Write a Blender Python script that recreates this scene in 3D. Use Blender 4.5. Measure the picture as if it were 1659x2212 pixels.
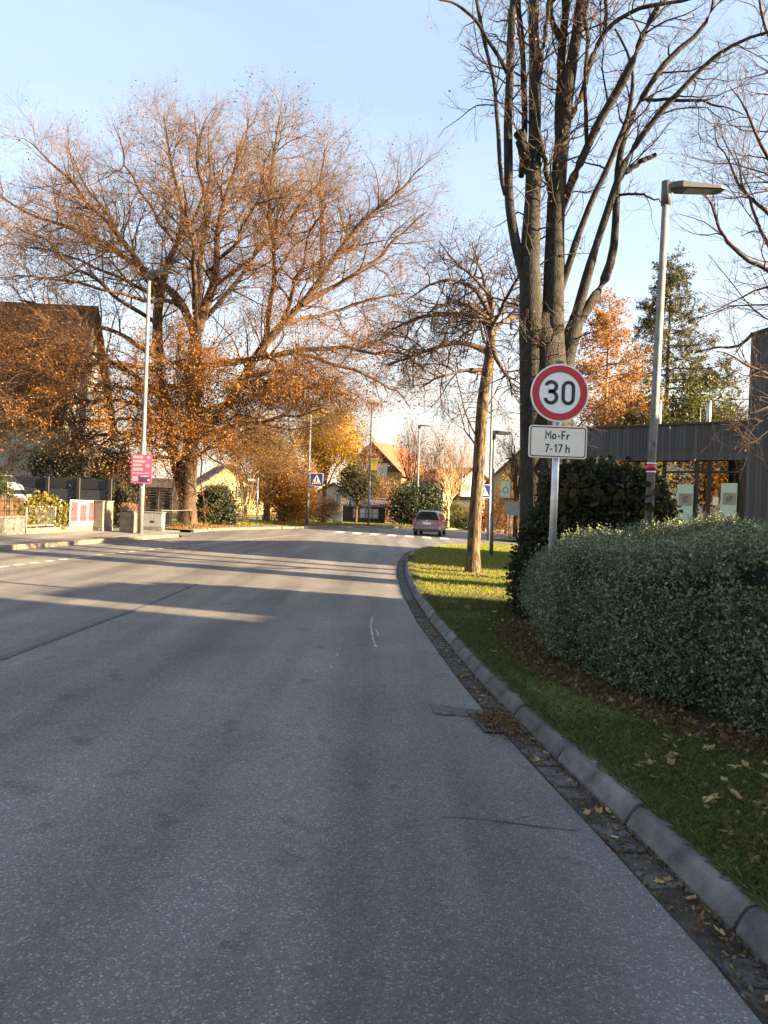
import bpy, math, random
import numpy as np
from mathutils import Vector, Matrix
for o in list(bpy.data.objects): bpy.data.objects.remove(o)
random.seed(7); RNG = np.random.default_rng(11)
scn = bpy.context.scene; COL = scn.collection
# ------------------------------------------------------------------ camera
FPX, CX, CY, IW, IH = 1642., 829.5, 1106., 1659., 2212.
ROLL, PITCH, EYE, KS = math.radians(2.2), math.radians(.38), 1.6, .02   # KS: cross fall of the street
Fw = np.array([0, math.cos(PITCH), -math.sin(PITCH)]); R0 = np.array([1., 0, 0]); U0 = np.cross(R0, Fw)
Rv = math.cos(ROLL)*R0 + math.sin(ROLL)*U0; Uv = -math.sin(ROLL)*R0 + math.cos(ROLL)*U0
CAM = np.array([0, 0, EYE])
cam = bpy.data.cameras.new('camera'); camo = bpy.data.objects.new('camera', cam); COL.objects.link(camo)
camo.matrix_world = Matrix(((Rv[0], Uv[0], -Fw[0], 0), (Rv[1], Uv[1], -Fw[1], 0), (Rv[2], Uv[2], -Fw[2], EYE), (0, 0, 0, 1)))
cam.sensor_fit = 'VERTICAL'; cam.sensor_height = 36; cam.sensor_width = 27; cam.lens = FPX/IH*36
cam.clip_start = .1; cam.clip_end = 3000; scn.camera = camo
# ------------------------------------------------------------------ world, sun, exposure
SUN_EL, SUN_AZ = math.radians(18), math.atan2(.978, -.208)    # azimuth clockwise from +Y
w = bpy.data.worlds.new('World'); scn.world = w; w.use_nodes = True
nt = w.node_tree; bg = nt.nodes['Background']
sky = nt.nodes.new('ShaderNodeTexSky'); sky.sky_type = 'NISHITA'; sky.sun_disc = False
sky.sun_elevation = SUN_EL; sky.sun_rotation = SUN_AZ; sky.altitude = 450; sky.air_density = 1.0; sky.dust_density = 2.6; sky.ozone_density = 1.0
bg.inputs['Strength'].default_value = .055; 
wc = nt.nodes.new('ShaderNodeTexCoord'); wm_ = nt.nodes.new('ShaderNodeMapping'); wm_.inputs['Scale'].default_value = (1, 1, 5); wm_.inputs['Rotation'].default_value = (.1, .12, .4); nt.links.new(wc.outputs['Generated'], wm_.inputs[0])
wn = nt.nodes.new('ShaderNodeTexNoise'); wn.inputs['Scale'].default_value = 1.6; wn.inputs['Detail'].default_value = 7; wn.inputs['Roughness'].default_value = .55; nt.links.new(wm_.outputs[0], wn.inputs['Vector'])
wr = nt.nodes.new('ShaderNodeMapRange'); wr.inputs[1].default_value = .3; wr.inputs[2].default_value = .75; wr.inputs[3].default_value = .22; wr.inputs[4].default_value = .55; nt.links.new(wn.outputs['Fac'], wr.inputs[0])
wx = nt.nodes.new('ShaderNodeMix'); wx.data_type = 'RGBA';  hz_ = nt.nodes.new('ShaderNodeSeparateXYZ'); nt.links.new(wc.outputs['Generated'], hz_.inputs[0]); hr_ = nt.nodes.new('ShaderNodeMapRange'); hr_.inputs[1].default_value = 0.; hr_.inputs[2].default_value = .32; hr_.inputs[3].default_value = .5; hr_.inputs[4].default_value = .0; nt.links.new(hz_.outputs[2], hr_.inputs[0]); ha_ = nt.nodes.new('ShaderNodeMath'); ha_.use_clamp = True; nt.links.new(wr.outputs[0], ha_.inputs[0]); nt.links.new(hr_.outputs[0], ha_.inputs[1]); nt.links.new(ha_.outputs[0], wx.inputs[0]); nt.links.new(sky.outputs[0], wx.inputs[6])   # thin high cloud veil
sp_ = nt.nodes.new('ShaderNodeSeparateXYZ'); nt.links.new(wc.outputs['Generated'], sp_.inputs[0])
vr = nt.nodes.new('ShaderNodeValToRGB'); ve = vr.color_ramp.elements; ve[0].position = 0.; ve[0].color = (.94, .79, .62, 1); ve[1].position = .5; ve[1].color = (.69, .8, .93, 1); v2 = ve.new(.16); v2.color = (.93, .88, .8, 1); nt.links.new(sp_.outputs[2], vr.inputs[0])
vm = nt.nodes.new('ShaderNodeVectorMath'); vm.operation = 'SCALE'; vm.inputs['Scale'].default_value = 2.9; nt.links.new(vr.outputs[0], vm.inputs[0]); nt.links.new(vm.outputs[0], wx.inputs[7])   # haze: creamy low, bluish high
nt.links.new(wx.outputs[2], bg.inputs['Color'])
sun = bpy.data.lights.new('sun', 'SUN'); sun.energy = 5.0; sun.angle = math.radians(.55); sun.color = (1, .72, .42)
suno = bpy.data.objects.new('sun', sun); COL.objects.link(suno)
SD = Vector((math.cos(SUN_EL)*math.sin(SUN_AZ), math.cos(SUN_EL)*math.cos(SUN_AZ), math.sin(SUN_EL)))
suno.rotation_euler = SD.to_track_quat('Z', 'Y').to_euler(); suno.location = (20, -5, 30)
scn.view_settings.view_transform = 'Standard'; scn.view_settings.look = 'None'; scn.view_settings.exposure = 3.04; scn.view_settings.gamma = 1
scn.render.engine = 'CYCLES'; scn.render.resolution_x = 768; scn.render.resolution_y = 1024
# ------------------------------------------------------------------ helpers
def ray(x, y): return (x-CX)/FPX*Rv + (CY-y)/FPX*Uv + Fw
def gz(x, y=0): return -KS*x
def G(x, y, o=0):                      # pixel of the 1659x2212 view -> point on the street plane raised by o
    d = ray(x, y); t = (EYE-o)/-(d[2]+KS*d[0]); return CAM+t*d
def at(x, y, Y):                       # pixel -> point at depth Y
    d = ray(x, y); return CAM+d*(Y/d[1])
MATS = {}
def node(nt, t, **kw):
    n = nt.nodes.new(t)
    for k, v in kw.items():
        if hasattr(n, k): setattr(n, k, v)
        else: n.inputs[k.replace('_', ' ')].default_value = v
    return n
def c4(c): return (c[0], c[1], c[2], 1)
def mat(name, c1, c2=None, rough=.8, scale=4, bump=0, bscale=40, metal=0, objrand=0, detail=6, stretch=None, spec=.5, low=.35, high=.65, coat=0):
    m = bpy.data.materials.new(name); m.use_nodes = True; nt = m.node_tree; L = nt.links
    b = nt.nodes['Principled BSDF']; b.inputs['Roughness'].default_value = rough; b.inputs['Metallic'].default_value = metal
    b.inputs['Specular IOR Level'].default_value = spec; b.inputs['Coat Weight'].default_value = coat
    tc = node(nt, 'ShaderNodeTexCoord'); vec = tc.outputs['Object']
    if stretch:
        mp = node(nt, 'ShaderNodeMapping'); mp.inputs['Scale'].default_value = stretch; L.new(vec, mp.inputs[0]); vec = mp.outputs[0]
    n = node(nt, 'ShaderNodeTexNoise', Scale=scale, Detail=detail, Roughness=.6); L.new(vec, n.inputs['Vector'])
    r = node(nt, 'ShaderNodeValToRGB'); r.color_ramp.elements[0].position = low; r.color_ramp.elements[1].position = high
    r.color_ramp.elements[0].color = c4(c1); r.color_ramp.elements[1].color = c4(c2 or c1); L.new(n.outputs['Fac'], r.inputs[0])
    out = r.outputs[0]
    if objrand:
        oi = node(nt, 'ShaderNodeObjectInfo'); mr = node(nt, 'ShaderNodeMapRange'); mr.inputs[3].default_value = 1-objrand; mr.inputs[4].default_value = 1+objrand
        L.new(oi.outputs['Random'], mr.inputs[0]); h = node(nt, 'ShaderNodeHueSaturation'); L.new(out, h.inputs['Color']); L.new(mr.outputs[0], h.inputs['Value']); out = h.outputs[0]
    L.new(out, b.inputs['Base Color'])
    if bump:
        n2 = node(nt, 'ShaderNodeTexNoise', Scale=bscale, Detail=4.); L.new(vec, n2.inputs['Vector'])
        bp = node(nt, 'ShaderNodeBump', Strength=bump, Distance=.02); L.new(n2.outputs['Fac'], bp.inputs['Height']); L.new(bp.outputs[0], b.inputs['Normal'])
    MATS[name] = m; return m
def leafmat(name, cols, trans=.35, rough=.6):
    m = bpy.data.materials.new(name); m.use_nodes = True; nt = m.node_tree; L = nt.links
    b = nt.nodes['Principled BSDF']; b.inputs['Roughness'].default_value = rough; b.inputs['Specular IOR Level'].default_value = .35
    g = node(nt, 'ShaderNodeNewGeometry'); r = node(nt, 'ShaderNodeValToRGB'); e = r.color_ramp.elements
    e[0].color = c4(cols[0]); e[1].color = c4(cols[-1])
    for i, c in enumerate(cols[1:-1]): x = e.new((i+1)/(len(cols)-1)); x.color = c4(c)
    L.new(g.outputs['Random Per Island'], r.inputs[0]); L.new(r.outputs[0], b.inputs['Base Color'])
    t = node(nt, 'ShaderNodeBsdfTranslucent'); L.new(r.outputs[0], t.inputs[0]); mx = node(nt, 'ShaderNodeMixShader'); mx.inputs[0].default_value = trans
    L.new(b.outputs[0], mx.inputs[1]); L.new(t.outputs[0], mx.inputs[2]); L.new(mx.outputs[0], nt.nodes['Material Output'].inputs[0])
    MATS[name] = m; return m
def wloc(o):
    v = Vector((0, 0, 0))
    while o: v += o.location; o = o.parent
    return np.array(v)
def tag(o, label=None, cat=None, group=None, kind=None):
    if label: o['label'] = label
    if cat: o['category'] = cat
    if group: o['group'] = group
    if kind: o['kind'] = kind
    return o
def thing(name, loc, label, cat, group=None):
    o = bpy.data.objects.new(name, None); COL.objects.link(o); o.location = Vector(loc); o.empty_display_size = .2
    return tag(o, label, cat, group)
def mesh_np(name, V, F, m, parent=None, smooth=False):
    """V (n,3) world coordinates; F one or several (k,3|4) index arrays"""
    V = np.asarray(V, float).reshape(-1, 3)
    if parent is not None: V = V-wloc(parent)
    Fs = F if isinstance(F, list) else [F]
    me = bpy.data.meshes.new(name); me.vertices.add(len(V)); me.vertices.foreach_set('co', V.ravel().astype(np.float32))
    idx = np.concatenate([f.ravel() for f in Fs]); tot = np.concatenate([np.full(len(f), f.shape[1]) for f in Fs])
    me.loops.add(len(idx)); me.loops.foreach_set('vertex_index', idx.astype(np.int32))
    me.polygons.add(len(tot)); me.polygons.foreach_set('loop_start', np.concatenate([[0], np.cumsum(tot)[:-1]]).astype(np.int32))
    me.update(calc_edges=True)
    if smooth: me.polygons.foreach_set('use_smooth', np.ones(len(tot), bool))
    me.materials.append(MATS[m] if isinstance(m, str) else m)
    o = bpy.data.objects.new(name, me); COL.objects.link(o); o.parent = parent; return o
class MB:
    def __init__(s): s.v = []; s.f = []
    def add(s, v, f):
        n = len(s.v); s.v += [tuple(map(float, p)) for p in v]; s.f += [tuple(i+n for i in q) for q in f]; return s
    def box(s, c, sz, rz=0, bev=0):
        cx, cy, cz = c; hx, hy, hz = sz[0]/2, sz[1]/2, sz[2]/2; ca, sa = math.cos(rz), math.sin(rz)
        if bev:                                      # chamfered vertical and horizontal edges
            pts = []; b = min(bev, hx*.9, hy*.9, hz*.9)
            for z, i in ((-hz, b), (-hz+b, 0), (hz-b, 0), (hz, b)):
                for x, y in ((-hx+i+b, -hy+i), (hx-i-b, -hy+i), (hx-i, -hy+i+b), (hx-i, hy-i-b), (hx-i-b, hy-i), (-hx+i+b, hy-i), (-hx+i, hy-i-b), (-hx+i, -hy+i+b)): pts.append((x, y, z))
            f = [tuple(range(7, -1, -1)), tuple(range(24, 32))]
            for k in range(3):
                for j in range(8): f.append((k*8+j, k*8+(j+1) % 8, (k+1)*8+(j+1) % 8, (k+1)*8+j))
        else:
            pts = [(x, y, z) for z in (-hz, hz) for x, y in ((-hx, -hy), (hx, -hy), (hx, hy), (-hx, hy))]
            f = [(3, 2, 1, 0), (4, 5, 6, 7), (0, 1, 5, 4), (1, 2, 6, 5), (2, 3, 7, 6), (3, 0, 4, 7)]
        return s.add([(cx+x*ca-y*sa, cy+x*sa+y*ca, cz+z) for x, y, z in pts], f)
    def hexa(s, p): return s.add(p, [(3, 2, 1, 0), (4, 5, 6, 7), (0, 1, 5, 4), (1, 2, 6, 5), (2, 3, 7, 6), (3, 0, 4, 7)])
    def bar(s, a, b, wd, ht, up=(0, 0, 1)):
        a, b = Vector(a), Vector(b); t = (b-a).normalized(); u = Vector(up); sd = t.cross(u).normalized()*wd/2; u = sd.cross(t).normalized()*ht/2
        return s.hexa([a-sd-u, a+sd-u, b+sd-u, b-sd-u, a-sd+u, a+sd+u, b+sd+u, b-sd+u])
    def tube(s, pts, rad, k=10, cap=True):
        pts = [Vector(p) for p in pts]; n = len(pts); rad = rad if hasattr(rad, '__len__') else [rad]*n; V = []; F = []
        for i, p in enumerate(pts):
            t = (pts[min(i+1, n-1)]-pts[max(i-1, 0)]).normalized(); r = Vector((1, 0, 0)) if abs(t.x) < .8 else Vector((0, 1, 0)); u = t.cross(r).normalized(); v = t.cross(u)
            V += [p+(u*math.cos(a)+v*math.sin(a))*rad[i] for a in [2*math.pi*j/k for j in range(k)]]
        for i in range(n-1):
            for j in range(k): F.append((i*k+j, i*k+(j+1) % k, (i+1)*k+(j+1) % k, (i+1)*k+j))
        if cap: F.append(tuple(range(k-1, -1, -1))); F.append(tuple((n-1)*k+j for j in range(k)))
        return s.add(V, F)
    def prism(s, poly, a, b):                        # poly: list of points (closed outline), swept from offset a to offset b
        n = len(poly); a, b = Vector(a), Vector(b); P = [Vector(p) for p in poly]
        return s.add([p+a for p in P]+[p+b for p in P], [tuple(range(n-1, -1, -1)), tuple(range(n, 2*n))]+[(i, (i+1) % n, n+(i+1) % n, n+i) for i in range(n)])
    def build(s, name, m, parent=None, smooth=False):
        me = bpy.data.meshes.new(name); o = wloc(parent) if parent is not None else np.zeros(3)
        me.from_pydata([(x-o[0], y-o[1], z-o[2]) for x, y, z in s.v], [], s.f); me.update()
        if smooth: me.polygons.foreach_set('use_smooth', np.ones(len(me.polygons), bool))
        me.materials.append(MATS[m]); ob = bpy.data.objects.new(name, me); COL.objects.link(ob); ob.parent = parent; return ob
def solo(ob, label, cat, group=None): return tag(ob, label, cat, group)
def inst(src, name, loc, rz=0, parent=None, scale=None, rot=None):
    o = bpy.data.objects.new(name, src); COL.objects.link(o); o.parent = parent
    p = wloc(parent) if parent is not None else np.zeros(3); o.location = Vector(np.array(loc)-p); o.rotation_euler = rot or (0, 0, rz)
    if scale: o.scale = scale
    return o
def proto(mb, name, m, smooth=False):
    o = mb.build(name, m, None, smooth); me = o.data; bpy.data.objects.remove(o); return me
def nrm(v): return v/np.maximum(np.linalg.norm(v, axis=-1, keepdims=True), 1e-9)
# ---- vegetation kit (vectorised)
def tubes(P, R, k=3):
    """P (N,n,3) polylines, R (N,n) radii -> verts, quads"""
    N, n, _ = P.shape; T = np.empty_like(P); T[:, 1:-1] = P[:, 2:]-P[:, :-2]; T[:, 0] = P[:, 1]-P[:, 0]; T[:, -1] = P[:, -1]-P[:, -2]; T = nrm(T)
    ref = np.where(np.abs(T[..., 2:3]) > .9, np.array([1., 0, 0]), np.array([0, 0, 1.])); U = nrm(np.cross(T, ref)); V = np.cross(T, U)
    a = np.arange(k)*2*np.pi/k
    ring = P[:, :, None]+R[:, :, None, None]*(np.cos(a)[None, None, :, None]*U[:, :, None]+np.sin(a)[None, None, :, None]*V[:, :, None])
    b = (np.arange(N)*n*k)[:, None, None]+(np.arange(n-1)*k)[None, :, None]; j = np.arange(k)[None, None]; j2 = (j+1) % k
    Q = np.stack([b+j, b+j2, b+k+j2, b+k+j], -1).reshape(-1, 4)
    return ring.reshape(-1, 3), Q
class Acc:
    def __init__(s): s.V = []; s.F = {}; s.n = 0
    def add(s, V, F): s.V.append(V); s.F.setdefault(F.shape[1], []).append(F+s.n); s.n += len(V); return s
    def tubes(s, P, R, k=3): return s.add(*tubes(P, R, k)) if len(P) else s
    def build(s, name, m, parent=None, smooth=False): return mesh_np(name, np.concatenate(s.V), [np.concatenate(f) for f in s.F.values()], m, parent, smooth)
def resample(pts, rad, n):
    pts = np.asarray(pts, float); rad = np.asarray(rad, float)
    d = np.concatenate([[0], np.cumsum(np.linalg.norm(np.diff(pts, axis=0), axis=1))]); t = np.linspace(0, d[-1], n)
    # smooth (Catmull-like through linear + relaxation)
    P = np.stack([np.interp(t, d, pts[:, i]) for i in range(3)], 1); r = np.interp(t, d, rad)
    for _ in range(2): P[1:-1] = .25*P[:-2]+.5*P[1:-1]+.25*P[2:]
    return P, r
def grow(P, R, num, length, ang, nseg, wander, up, rng, tmin=.15, rmul=.55, rend=.35, outward=None, out=0, rmax=9, lvar=.35, longer_low=0):
    """children on every polyline of P (N,n,3)"""
    N, n, _ = P.shape; cnt = rng.poisson(num, N) if np.isscalar(num) else rng.poisson(num); i = np.repeat(np.arange(N), cnt); M = len(i)
    t = tmin+(1-tmin)*rng.random(M)**.85; f = t*(n-1); k = np.minimum(f.astype(int), n-2); fr = (f-k)[:, None]
    p = P[i, k]*(1-fr)+P[i, k+1]*fr; tan = nrm(P[i, k+1]-P[i, k]); r0 = R[i, k]*(1-fr[:, 0])+R[i, k+1]*fr[:, 0]
    rd = nrm(rng.normal(size=(M, 3))); per = nrm(rd-(rd*tan).sum(1, keepdims=True)*tan); a = np.radians(ang+rng.normal(0, 12, M))[:, None]
    d = np.cos(a)*tan+np.sin(a)*per; d[:, 2] += up
    if outward is not None: d += out*nrm((p-outward)*np.array([1, 1, .7]))
    d = nrm(d); L = length*(1-lvar+2*lvar*rng.random(M))*(1.15-.55*t); st = (L/(nseg-1))[:, None]
    out_ = np.empty((M, nseg, 3)); out_[:, 0] = p
    for s in range(1, nseg):
        d = nrm(d+rng.normal(0, wander, (M, 3))+np.array([0, 0, up*.35])); out_[:, s] = out_[:, s-1]+d*st
    rr = np.minimum(r0*rmul, rmax)[:, None]*np.linspace(1, rend, nseg)[None]
    return out_, rr
def leafquads(C, size, rng, aspect=.55, flat=0, vary=.35, hang=0):
    n = len(C); u = nrm(rng.normal(size=(n, 3))+np.array([0, 0, -hang])); w_ = rng.normal(size=(n, 3)); w_[:, 2] += flat; v = nrm(np.cross(u, nrm(w_)))
    s = (size*(1-vary+2*vary*rng.random(n)))[:, None]/2; nn = np.cross(u, v)
    V = np.stack([C-u*s, C+v*s*aspect+nn*s*.25, C+u*s, C-v*s*aspect+nn*s*.25], 1).reshape(-1, 3)
    return V, np.arange(4*n).reshape(-1, 4)
def cloud(c, rad, n, rng, clumps=40, cs=.22, shell=.55, zmin=None):
    """clumped points inside an ellipsoid"""
    d = nrm(rng.normal(size=(clumps, 3))); q = d*(shell+(1-shell)*rng.random((clumps, 1)))**.8
    w_ = rng.random(clumps)**1.5+.15; k = rng.choice(clumps, n, p=w_/w_.sum()); x = q[k]+rng.normal(0, cs, (n, 3))
    x = x*np.array(rad)+np.array(c)
    if zmin is not None: x = x[x[:, 2] > zmin]
    return x
def noise3(P, s, seed=0):
    r = np.random.default_rng(seed); o = 0
    for k in range(6):
        d = nrm(r.normal(size=3)); o = o+np.sin((P@d)*s*(.6+.35*k)+r.random()*6.28)/(1+.35*k)
    return o/2.6
def glyph(ch):
    A = lambda cx, cy, rx, ry, a, b, n=16: [(cx+rx*math.cos(math.radians(a+(b-a)*i/n)), cy+ry*math.sin(math.radians(a+(b-a)*i/n))) for i in range(n+1)]
    return {'3': [A(.27, .745, .215, .19, 168, -90)+A(.27, .3, .235, .235, 90, -172), [(.15, .545), (.29, .545)]],
            '0': [A(.27, .71, .21, .225, 0, 180)+A(.27, .29, .21, .225, 180, 360)+[(.48, .71)]],
            'M': [[(.06, 0), (.06, .96), (.35, .42), (.64, .96), (.64, 0)]], 'o': [A(.25, .31, .2, .26, 0, 360)], '-': [[(.05, .38), (.33, .38)]],
            'F': [[(.06, 0), (.06, .94), (.48, .94)], [(.06, .5), (.42, .5)]], 'r': [[(.06, 0), (.06, .58)], A(.3, .34, .22, .23, 170, 75, 8)],
            '7': [[(.03, .93), (.45, .93), (.17, 0)]], '1': [[(.05, .78), (.24, .95), (.24, 0)]], 'h': [[(.06, 0), (.06, 1)], A(.25, .38, .19, .2, 180, 0, 10)+[(.44, 0)]],
            '6': [[(.34, .95), (.09, .45)]+A(.27, .28, .22, .24, 150, 510, 20)], 'H': [[(.05, 0), (.05, 1)], [(.45, 0), (.45, 1)], [(.05, .5), (.45, .5)]]}[ch]
GW = {'3': .54, '0': .54, 'M': .7, 'o': .5, '-': .38, 'F': .5, 'r': .42, '7': .48, '1': .36, 'h': .5, ' ': .16, '6': .54, 'H': .5}
def stroke(mb, pl, wd, fn, dep=0.0012):
    """flat ribbon through 2-D polyline; fn maps (x, y, depth) to world"""
    P = np.array(pl, float); T = np.empty_like(P); T[1:-1] = nrm(P[2:]-P[1:-1])+nrm(P[1:-1]-P[:-2]); T[0] = P[1]-P[0]; T[-1] = P[-1]-P[-2]; T = nrm(T)
    Nn = np.stack([-T[:, 1], T[:, 0]], 1); cs = np.ones(len(P))
    seg = nrm(np.diff(P, axis=0)); cs[1:-1] = np.clip(1/np.maximum((seg[1:]*T[1:-1]).sum(1), .45), 1, 2)
    A = P+Nn*wd/2*cs[:, None]; B = P-Nn*wd/2*cs[:, None]; n = len(P)
    V = [fn(*a, dep) for a in A]+[fn(*b, dep) for b in B]
    mb.add(V, [(i, n+i, n+i+1, i+1) for i in range(n-1)])
def text(mb, s, h, wd, fn, x0, y0, gap=.13):
    x = x0
    for ch in s:
        if ch != ' ':
            for pl in glyph(ch): stroke(mb, [(x+a*h, y0+b*h) for a, b in pl], wd, fn)
        x += (GW[ch]+gap)*h
    return x-gap*h-x0
def textw(s, h, gap=.13): return sum((GW[c]+gap)*h for c in s)-gap*h
# ------------------------------------------------------------------ materials
def asphalt(name, base, seam=True):
    m = bpy.data.materials.new(name); m.use_nodes = True; nt = m.node_tree; L = nt.links; b = nt.nodes['Principled BSDF']
    tc = node(nt, 'ShaderNodeTexCoord'); O = tc.outputs['Object']
    v = node(nt, 'ShaderNodeTexVoronoi', Scale=125.); L.new(O, v.inputs['Vector'])
    sp = node(nt, 'ShaderNodeSeparateColor'); L.new(v.outputs['Color'], sp.inputs[0])
    r = node(nt, 'ShaderNodeValToRGB'); e = r.color_ramp.elements
    e[0].position = 0; e[0].color = c4([base*.76, base*.73, base*.69]); e[1].position = 1; e[1].color = c4([base*2.4, base*2.35, base*2.25])
    for p, k in ((.5, .95), (.86, 1.12), (.95, 1.8)): x = e.new(p); x.color = c4([base*k*1.03, base*k, base*k*.94])
    L.new(sp.outputs[0], r.inputs[0])
    n1 = node(nt, 'ShaderNodeTexNoise', Scale=.9, Detail=7., Roughness=.65); L.new(O, n1.inputs['Vector'])
    mp = node(nt, 'ShaderNodeMapping'); mp.inputs['Scale'].default_value = (1.1, .07, 1); mp.inputs['Rotation'].default_value = (0, 0, .05); L.new(O, mp.inputs[0])
    n2 = node(nt, 'ShaderNodeTexNoise', Scale=1.3, Detail=3.); L.new(mp.outputs[0], n2.inputs['Vector'])
    n3 = node(nt, 'ShaderNodeTexNoise', Scale=3.6, Detail=5.); L.new(O, n3.inputs['Vector'])
    st = node(nt, 'ShaderNodeMapRange'); st.inputs[1].default_value = .6; st.inputs[2].default_value = .7; st.inputs[3].default_value = 1; st.inputs[4].default_value = .62; L.new(n3.outputs[0], st.inputs[0])
    a = node(nt, 'ShaderNodeMapRange'); a.inputs[1].default_value = .3; a.inputs[2].default_value = .7; a.inputs[3].default_value = .8; a.inputs[4].default_value = 1.2; L.new(n1.outputs[0], a.inputs[0])
    c = node(nt, 'ShaderNodeMapRange'); c.inputs[1].default_value = .34; c.inputs[2].default_value = .62; c.inputs[3].default_value = .6; c.inputs[4].default_value = 1.15; L.new(n2.outputs[0], c.inputs[0])
    m1 = node(nt, 'ShaderNodeMath', operation='MULTIPLY'); L.new(a.outputs[0], m1.inputs[0]); L.new(c.outputs[0], m1.inputs[1])
    m2 = node(nt, 'ShaderNodeMath', operation='MULTIPLY'); L.new(m1.outputs[0], m2.inputs[0]); L.new(st.outputs[0], m2.inputs[1])
    h = node(nt, 'ShaderNodeHueSaturation'); L.new(r.outputs[0], h.inputs['Color']); L.new(m2.outputs[0], h.inputs['Value']); L.new(h.outputs[0], b.inputs['Base Color'])
    rg = node(nt, 'ShaderNodeMapRange'); rg.inputs[3].default_value = .85; rg.inputs[4].default_value = .45; L.new(sp.outputs[1], rg.inputs[0]); L.new(rg.outputs[0], b.inputs['Roughness'])
    b.inputs['Specular IOR Level'].default_value = .4
    bp = node(nt, 'ShaderNodeBump', Strength=.55, Distance=.006); bp.invert = True; L.new(v.outputs['Distance'], bp.inputs['Height'])
    b2 = node(nt, 'ShaderNodeBump', Strength=.25, Distance=.02); L.new(n3.outputs[0], b2.inputs['Height']); L.new(bp.outputs[0], b2.inputs['Normal']); L.new(b2.outputs[0], b.inputs['Normal'])
    MATS[name] = m
asphalt('asphalt', .12); asphalt('asphalt_path', .15)
mat('tar', (.035, .036, .04), (.05, .05, .055), .55, 8, .2, 60)
mat('tar_patch', (.08, .082, .085), (.105, .107, .108), .7, 8, .3, 120)
mat('crack', (.02, .02, .02), (.03, .028, .025), .9)
mat('soil', (.05, .036, .022), (.09, .06, .035), .95, 6, .6, 30)
mat('gutter_dirt', (.022, .018, .014), (.06, .05, .04), .95, 9, .8, 50)
mat('lawn', (.06, .085, .012), (.15, .15, .025), .95, 3, .8, 60)
mat('ground', (.07, .085, .025), (.16, .14, .05), .95, 1.2, .8, 20)
mat('concrete', (.055, .053, .05), (.16, .157, .15), .88, 4, .6, 90, objrand=.25)
mat('concrete_old', (.03, .028, .026), (.1, .096, .088), .9, 9, .6, 70, objrand=.35)
mat('concrete_warm', (.1, .085, .062), (.18, .15, .11), .9, 5, .4, 60, objrand=.12)
mat('paint_white', (.16, .16, .155), (.4, .4, .385), .7, 14, .1, 60, low=.25, high=.5)
mat('galv', (.42, .43, .44), (.58, .59, .6), .38, 9, .1, 40, metal=.75)
mat('galv_dull', (.12, .12, .12), (.2, .2, .195), .65, 7, .15, 60, metal=.2)
mat('lamp_grey', (.06, .06, .065), (.085, .085, .09), .55, 5)
mat('lamp_glass', (.25, .25, .24), (.3, .3, .3), .15)
mat('sign_white', (.78, .78, .78), (.84, .84, .84), .35, 30)
mat('sign_cream_sunwarm', (.8, .74, .62), (.86, .8, .69), .4, 12)  # warm reflected sunlight on the hours plate is mixed into this cream
mat('sign_red', (.42, .012, .022), (.5, .018, .028), .35, 6)
mat('sign_black', (.012, .012, .014), None, .4)
mat('sign_blue', (.015, .03, .2), (.02, .04, .25), .35)
mat('sign_yellow', (.7, .5, .06), (.78, .58, .1), .4)
mat('sign_green', (.02, .2, .06), None, .4)
mat('poster_pink', (.42, .05, .15), (.5, .08, .2), .5, 3)
mat('poster_pale', (.4, .26, .25), (.46, .3, .29), .5)
mat('poster_dark', (.05, .03, .1), None, .5)
mat('poster_art', (.13, .03, .02), (.085, .05, .075), .5, 9, low=.4, high=.55)
mat('white_frame', (.22, .21, .19), (.28, .27, .245), .5)
mat('cabinet', (.13, .12, .09), (.165, .152, .115), .55, 6, .1)
mat('cabinet_grey', (.13, .14, .138), (.18, .19, .185), .55, 6, .1)
mat('anthracite', (.006, .007, .009), (.011, .012, .015), .5, 3, .1)
mat('anthracite_light', (.014, .017, .022), (.022, .026, .033), .5, 3, .1)
mat('wood_dark', (.025, .018, .013), (.05, .037, .027), .85, 6, .4, 30, objrand=.2, stretch=(1, 1, 6))
mat('wood_warm', (.28, .15, .05), (.4, .22, .08), .8, 6, .3)
mat('reed', (.07, .042, .022), (.15, .09, .045), .9, 30, .5, 40, objrand=.3, stretch=(8, 8, .6))
mat('iron', (.012, .01, .009), (.026, .022, .019), .5)
mat('clad', (.04, .043, .055), (.085, .09, .108), .75, 9, .3, 30, objrand=.3, stretch=(6, 6, .5))
mat('clad_cap', (.03, .03, .033), (.04, .04, .043), .5)
mat('frame_black', (.012, .012, .013), None, .4)
mat('panel_mint', (.42, .55, .5), (.5, .62, .57), .6, 4)
mat('photo_dark', (.05, .05, .055), (.25, .25, .25), .5, 12)
mat('interior', (.06, .05, .04), (.1, .085, .065), .9)
mat('plaster_white', (.34, .32, .285), (.42, .4, .355), .9, 2, .2, 60)
mat('plaster_grey', (.42, .4, .38), (.5, .48, .45), .9, 2, .2, 60)
mat('plaster_yellow', (.55, .47, .28), (.62, .54, .34), .9, 2)
mat('plaster_beige', (.4, .28, .14), (.46, .33, .18), .9, 2)
mat('plaster_pink', (.6, .5, .42), (.66, .56, .48), .9, 2)
mat('roof_red', (.22, .055, .025), (.32, .09, .04), .85, 5, .5, 12, stretch=(1, 1, 4))
mat('roof_brown', (.085, .042, .025), (.15, .075, .045), .85, 5, .5, 12, stretch=(1, 1, 4))
mat('roof_dark', (.05, .04, .035), (.09, .07, .06), .85, 5, .4, 12)
mat('timber_dark', (.05, .03, .02), (.09, .055, .035), .85, 8)
mat('solar', (.008, .01, .02), (.012, .014, .03), .15)
mat('car_paint', (.17, .155, .15), (.21, .19, .185), .32, 30, metal=.4, coat=.6)
mat('car_glass', (.01, .011, .014), None, .06)
mat('car_black', (.015, .015, .016), (.03, .03, .03), .7)
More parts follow.
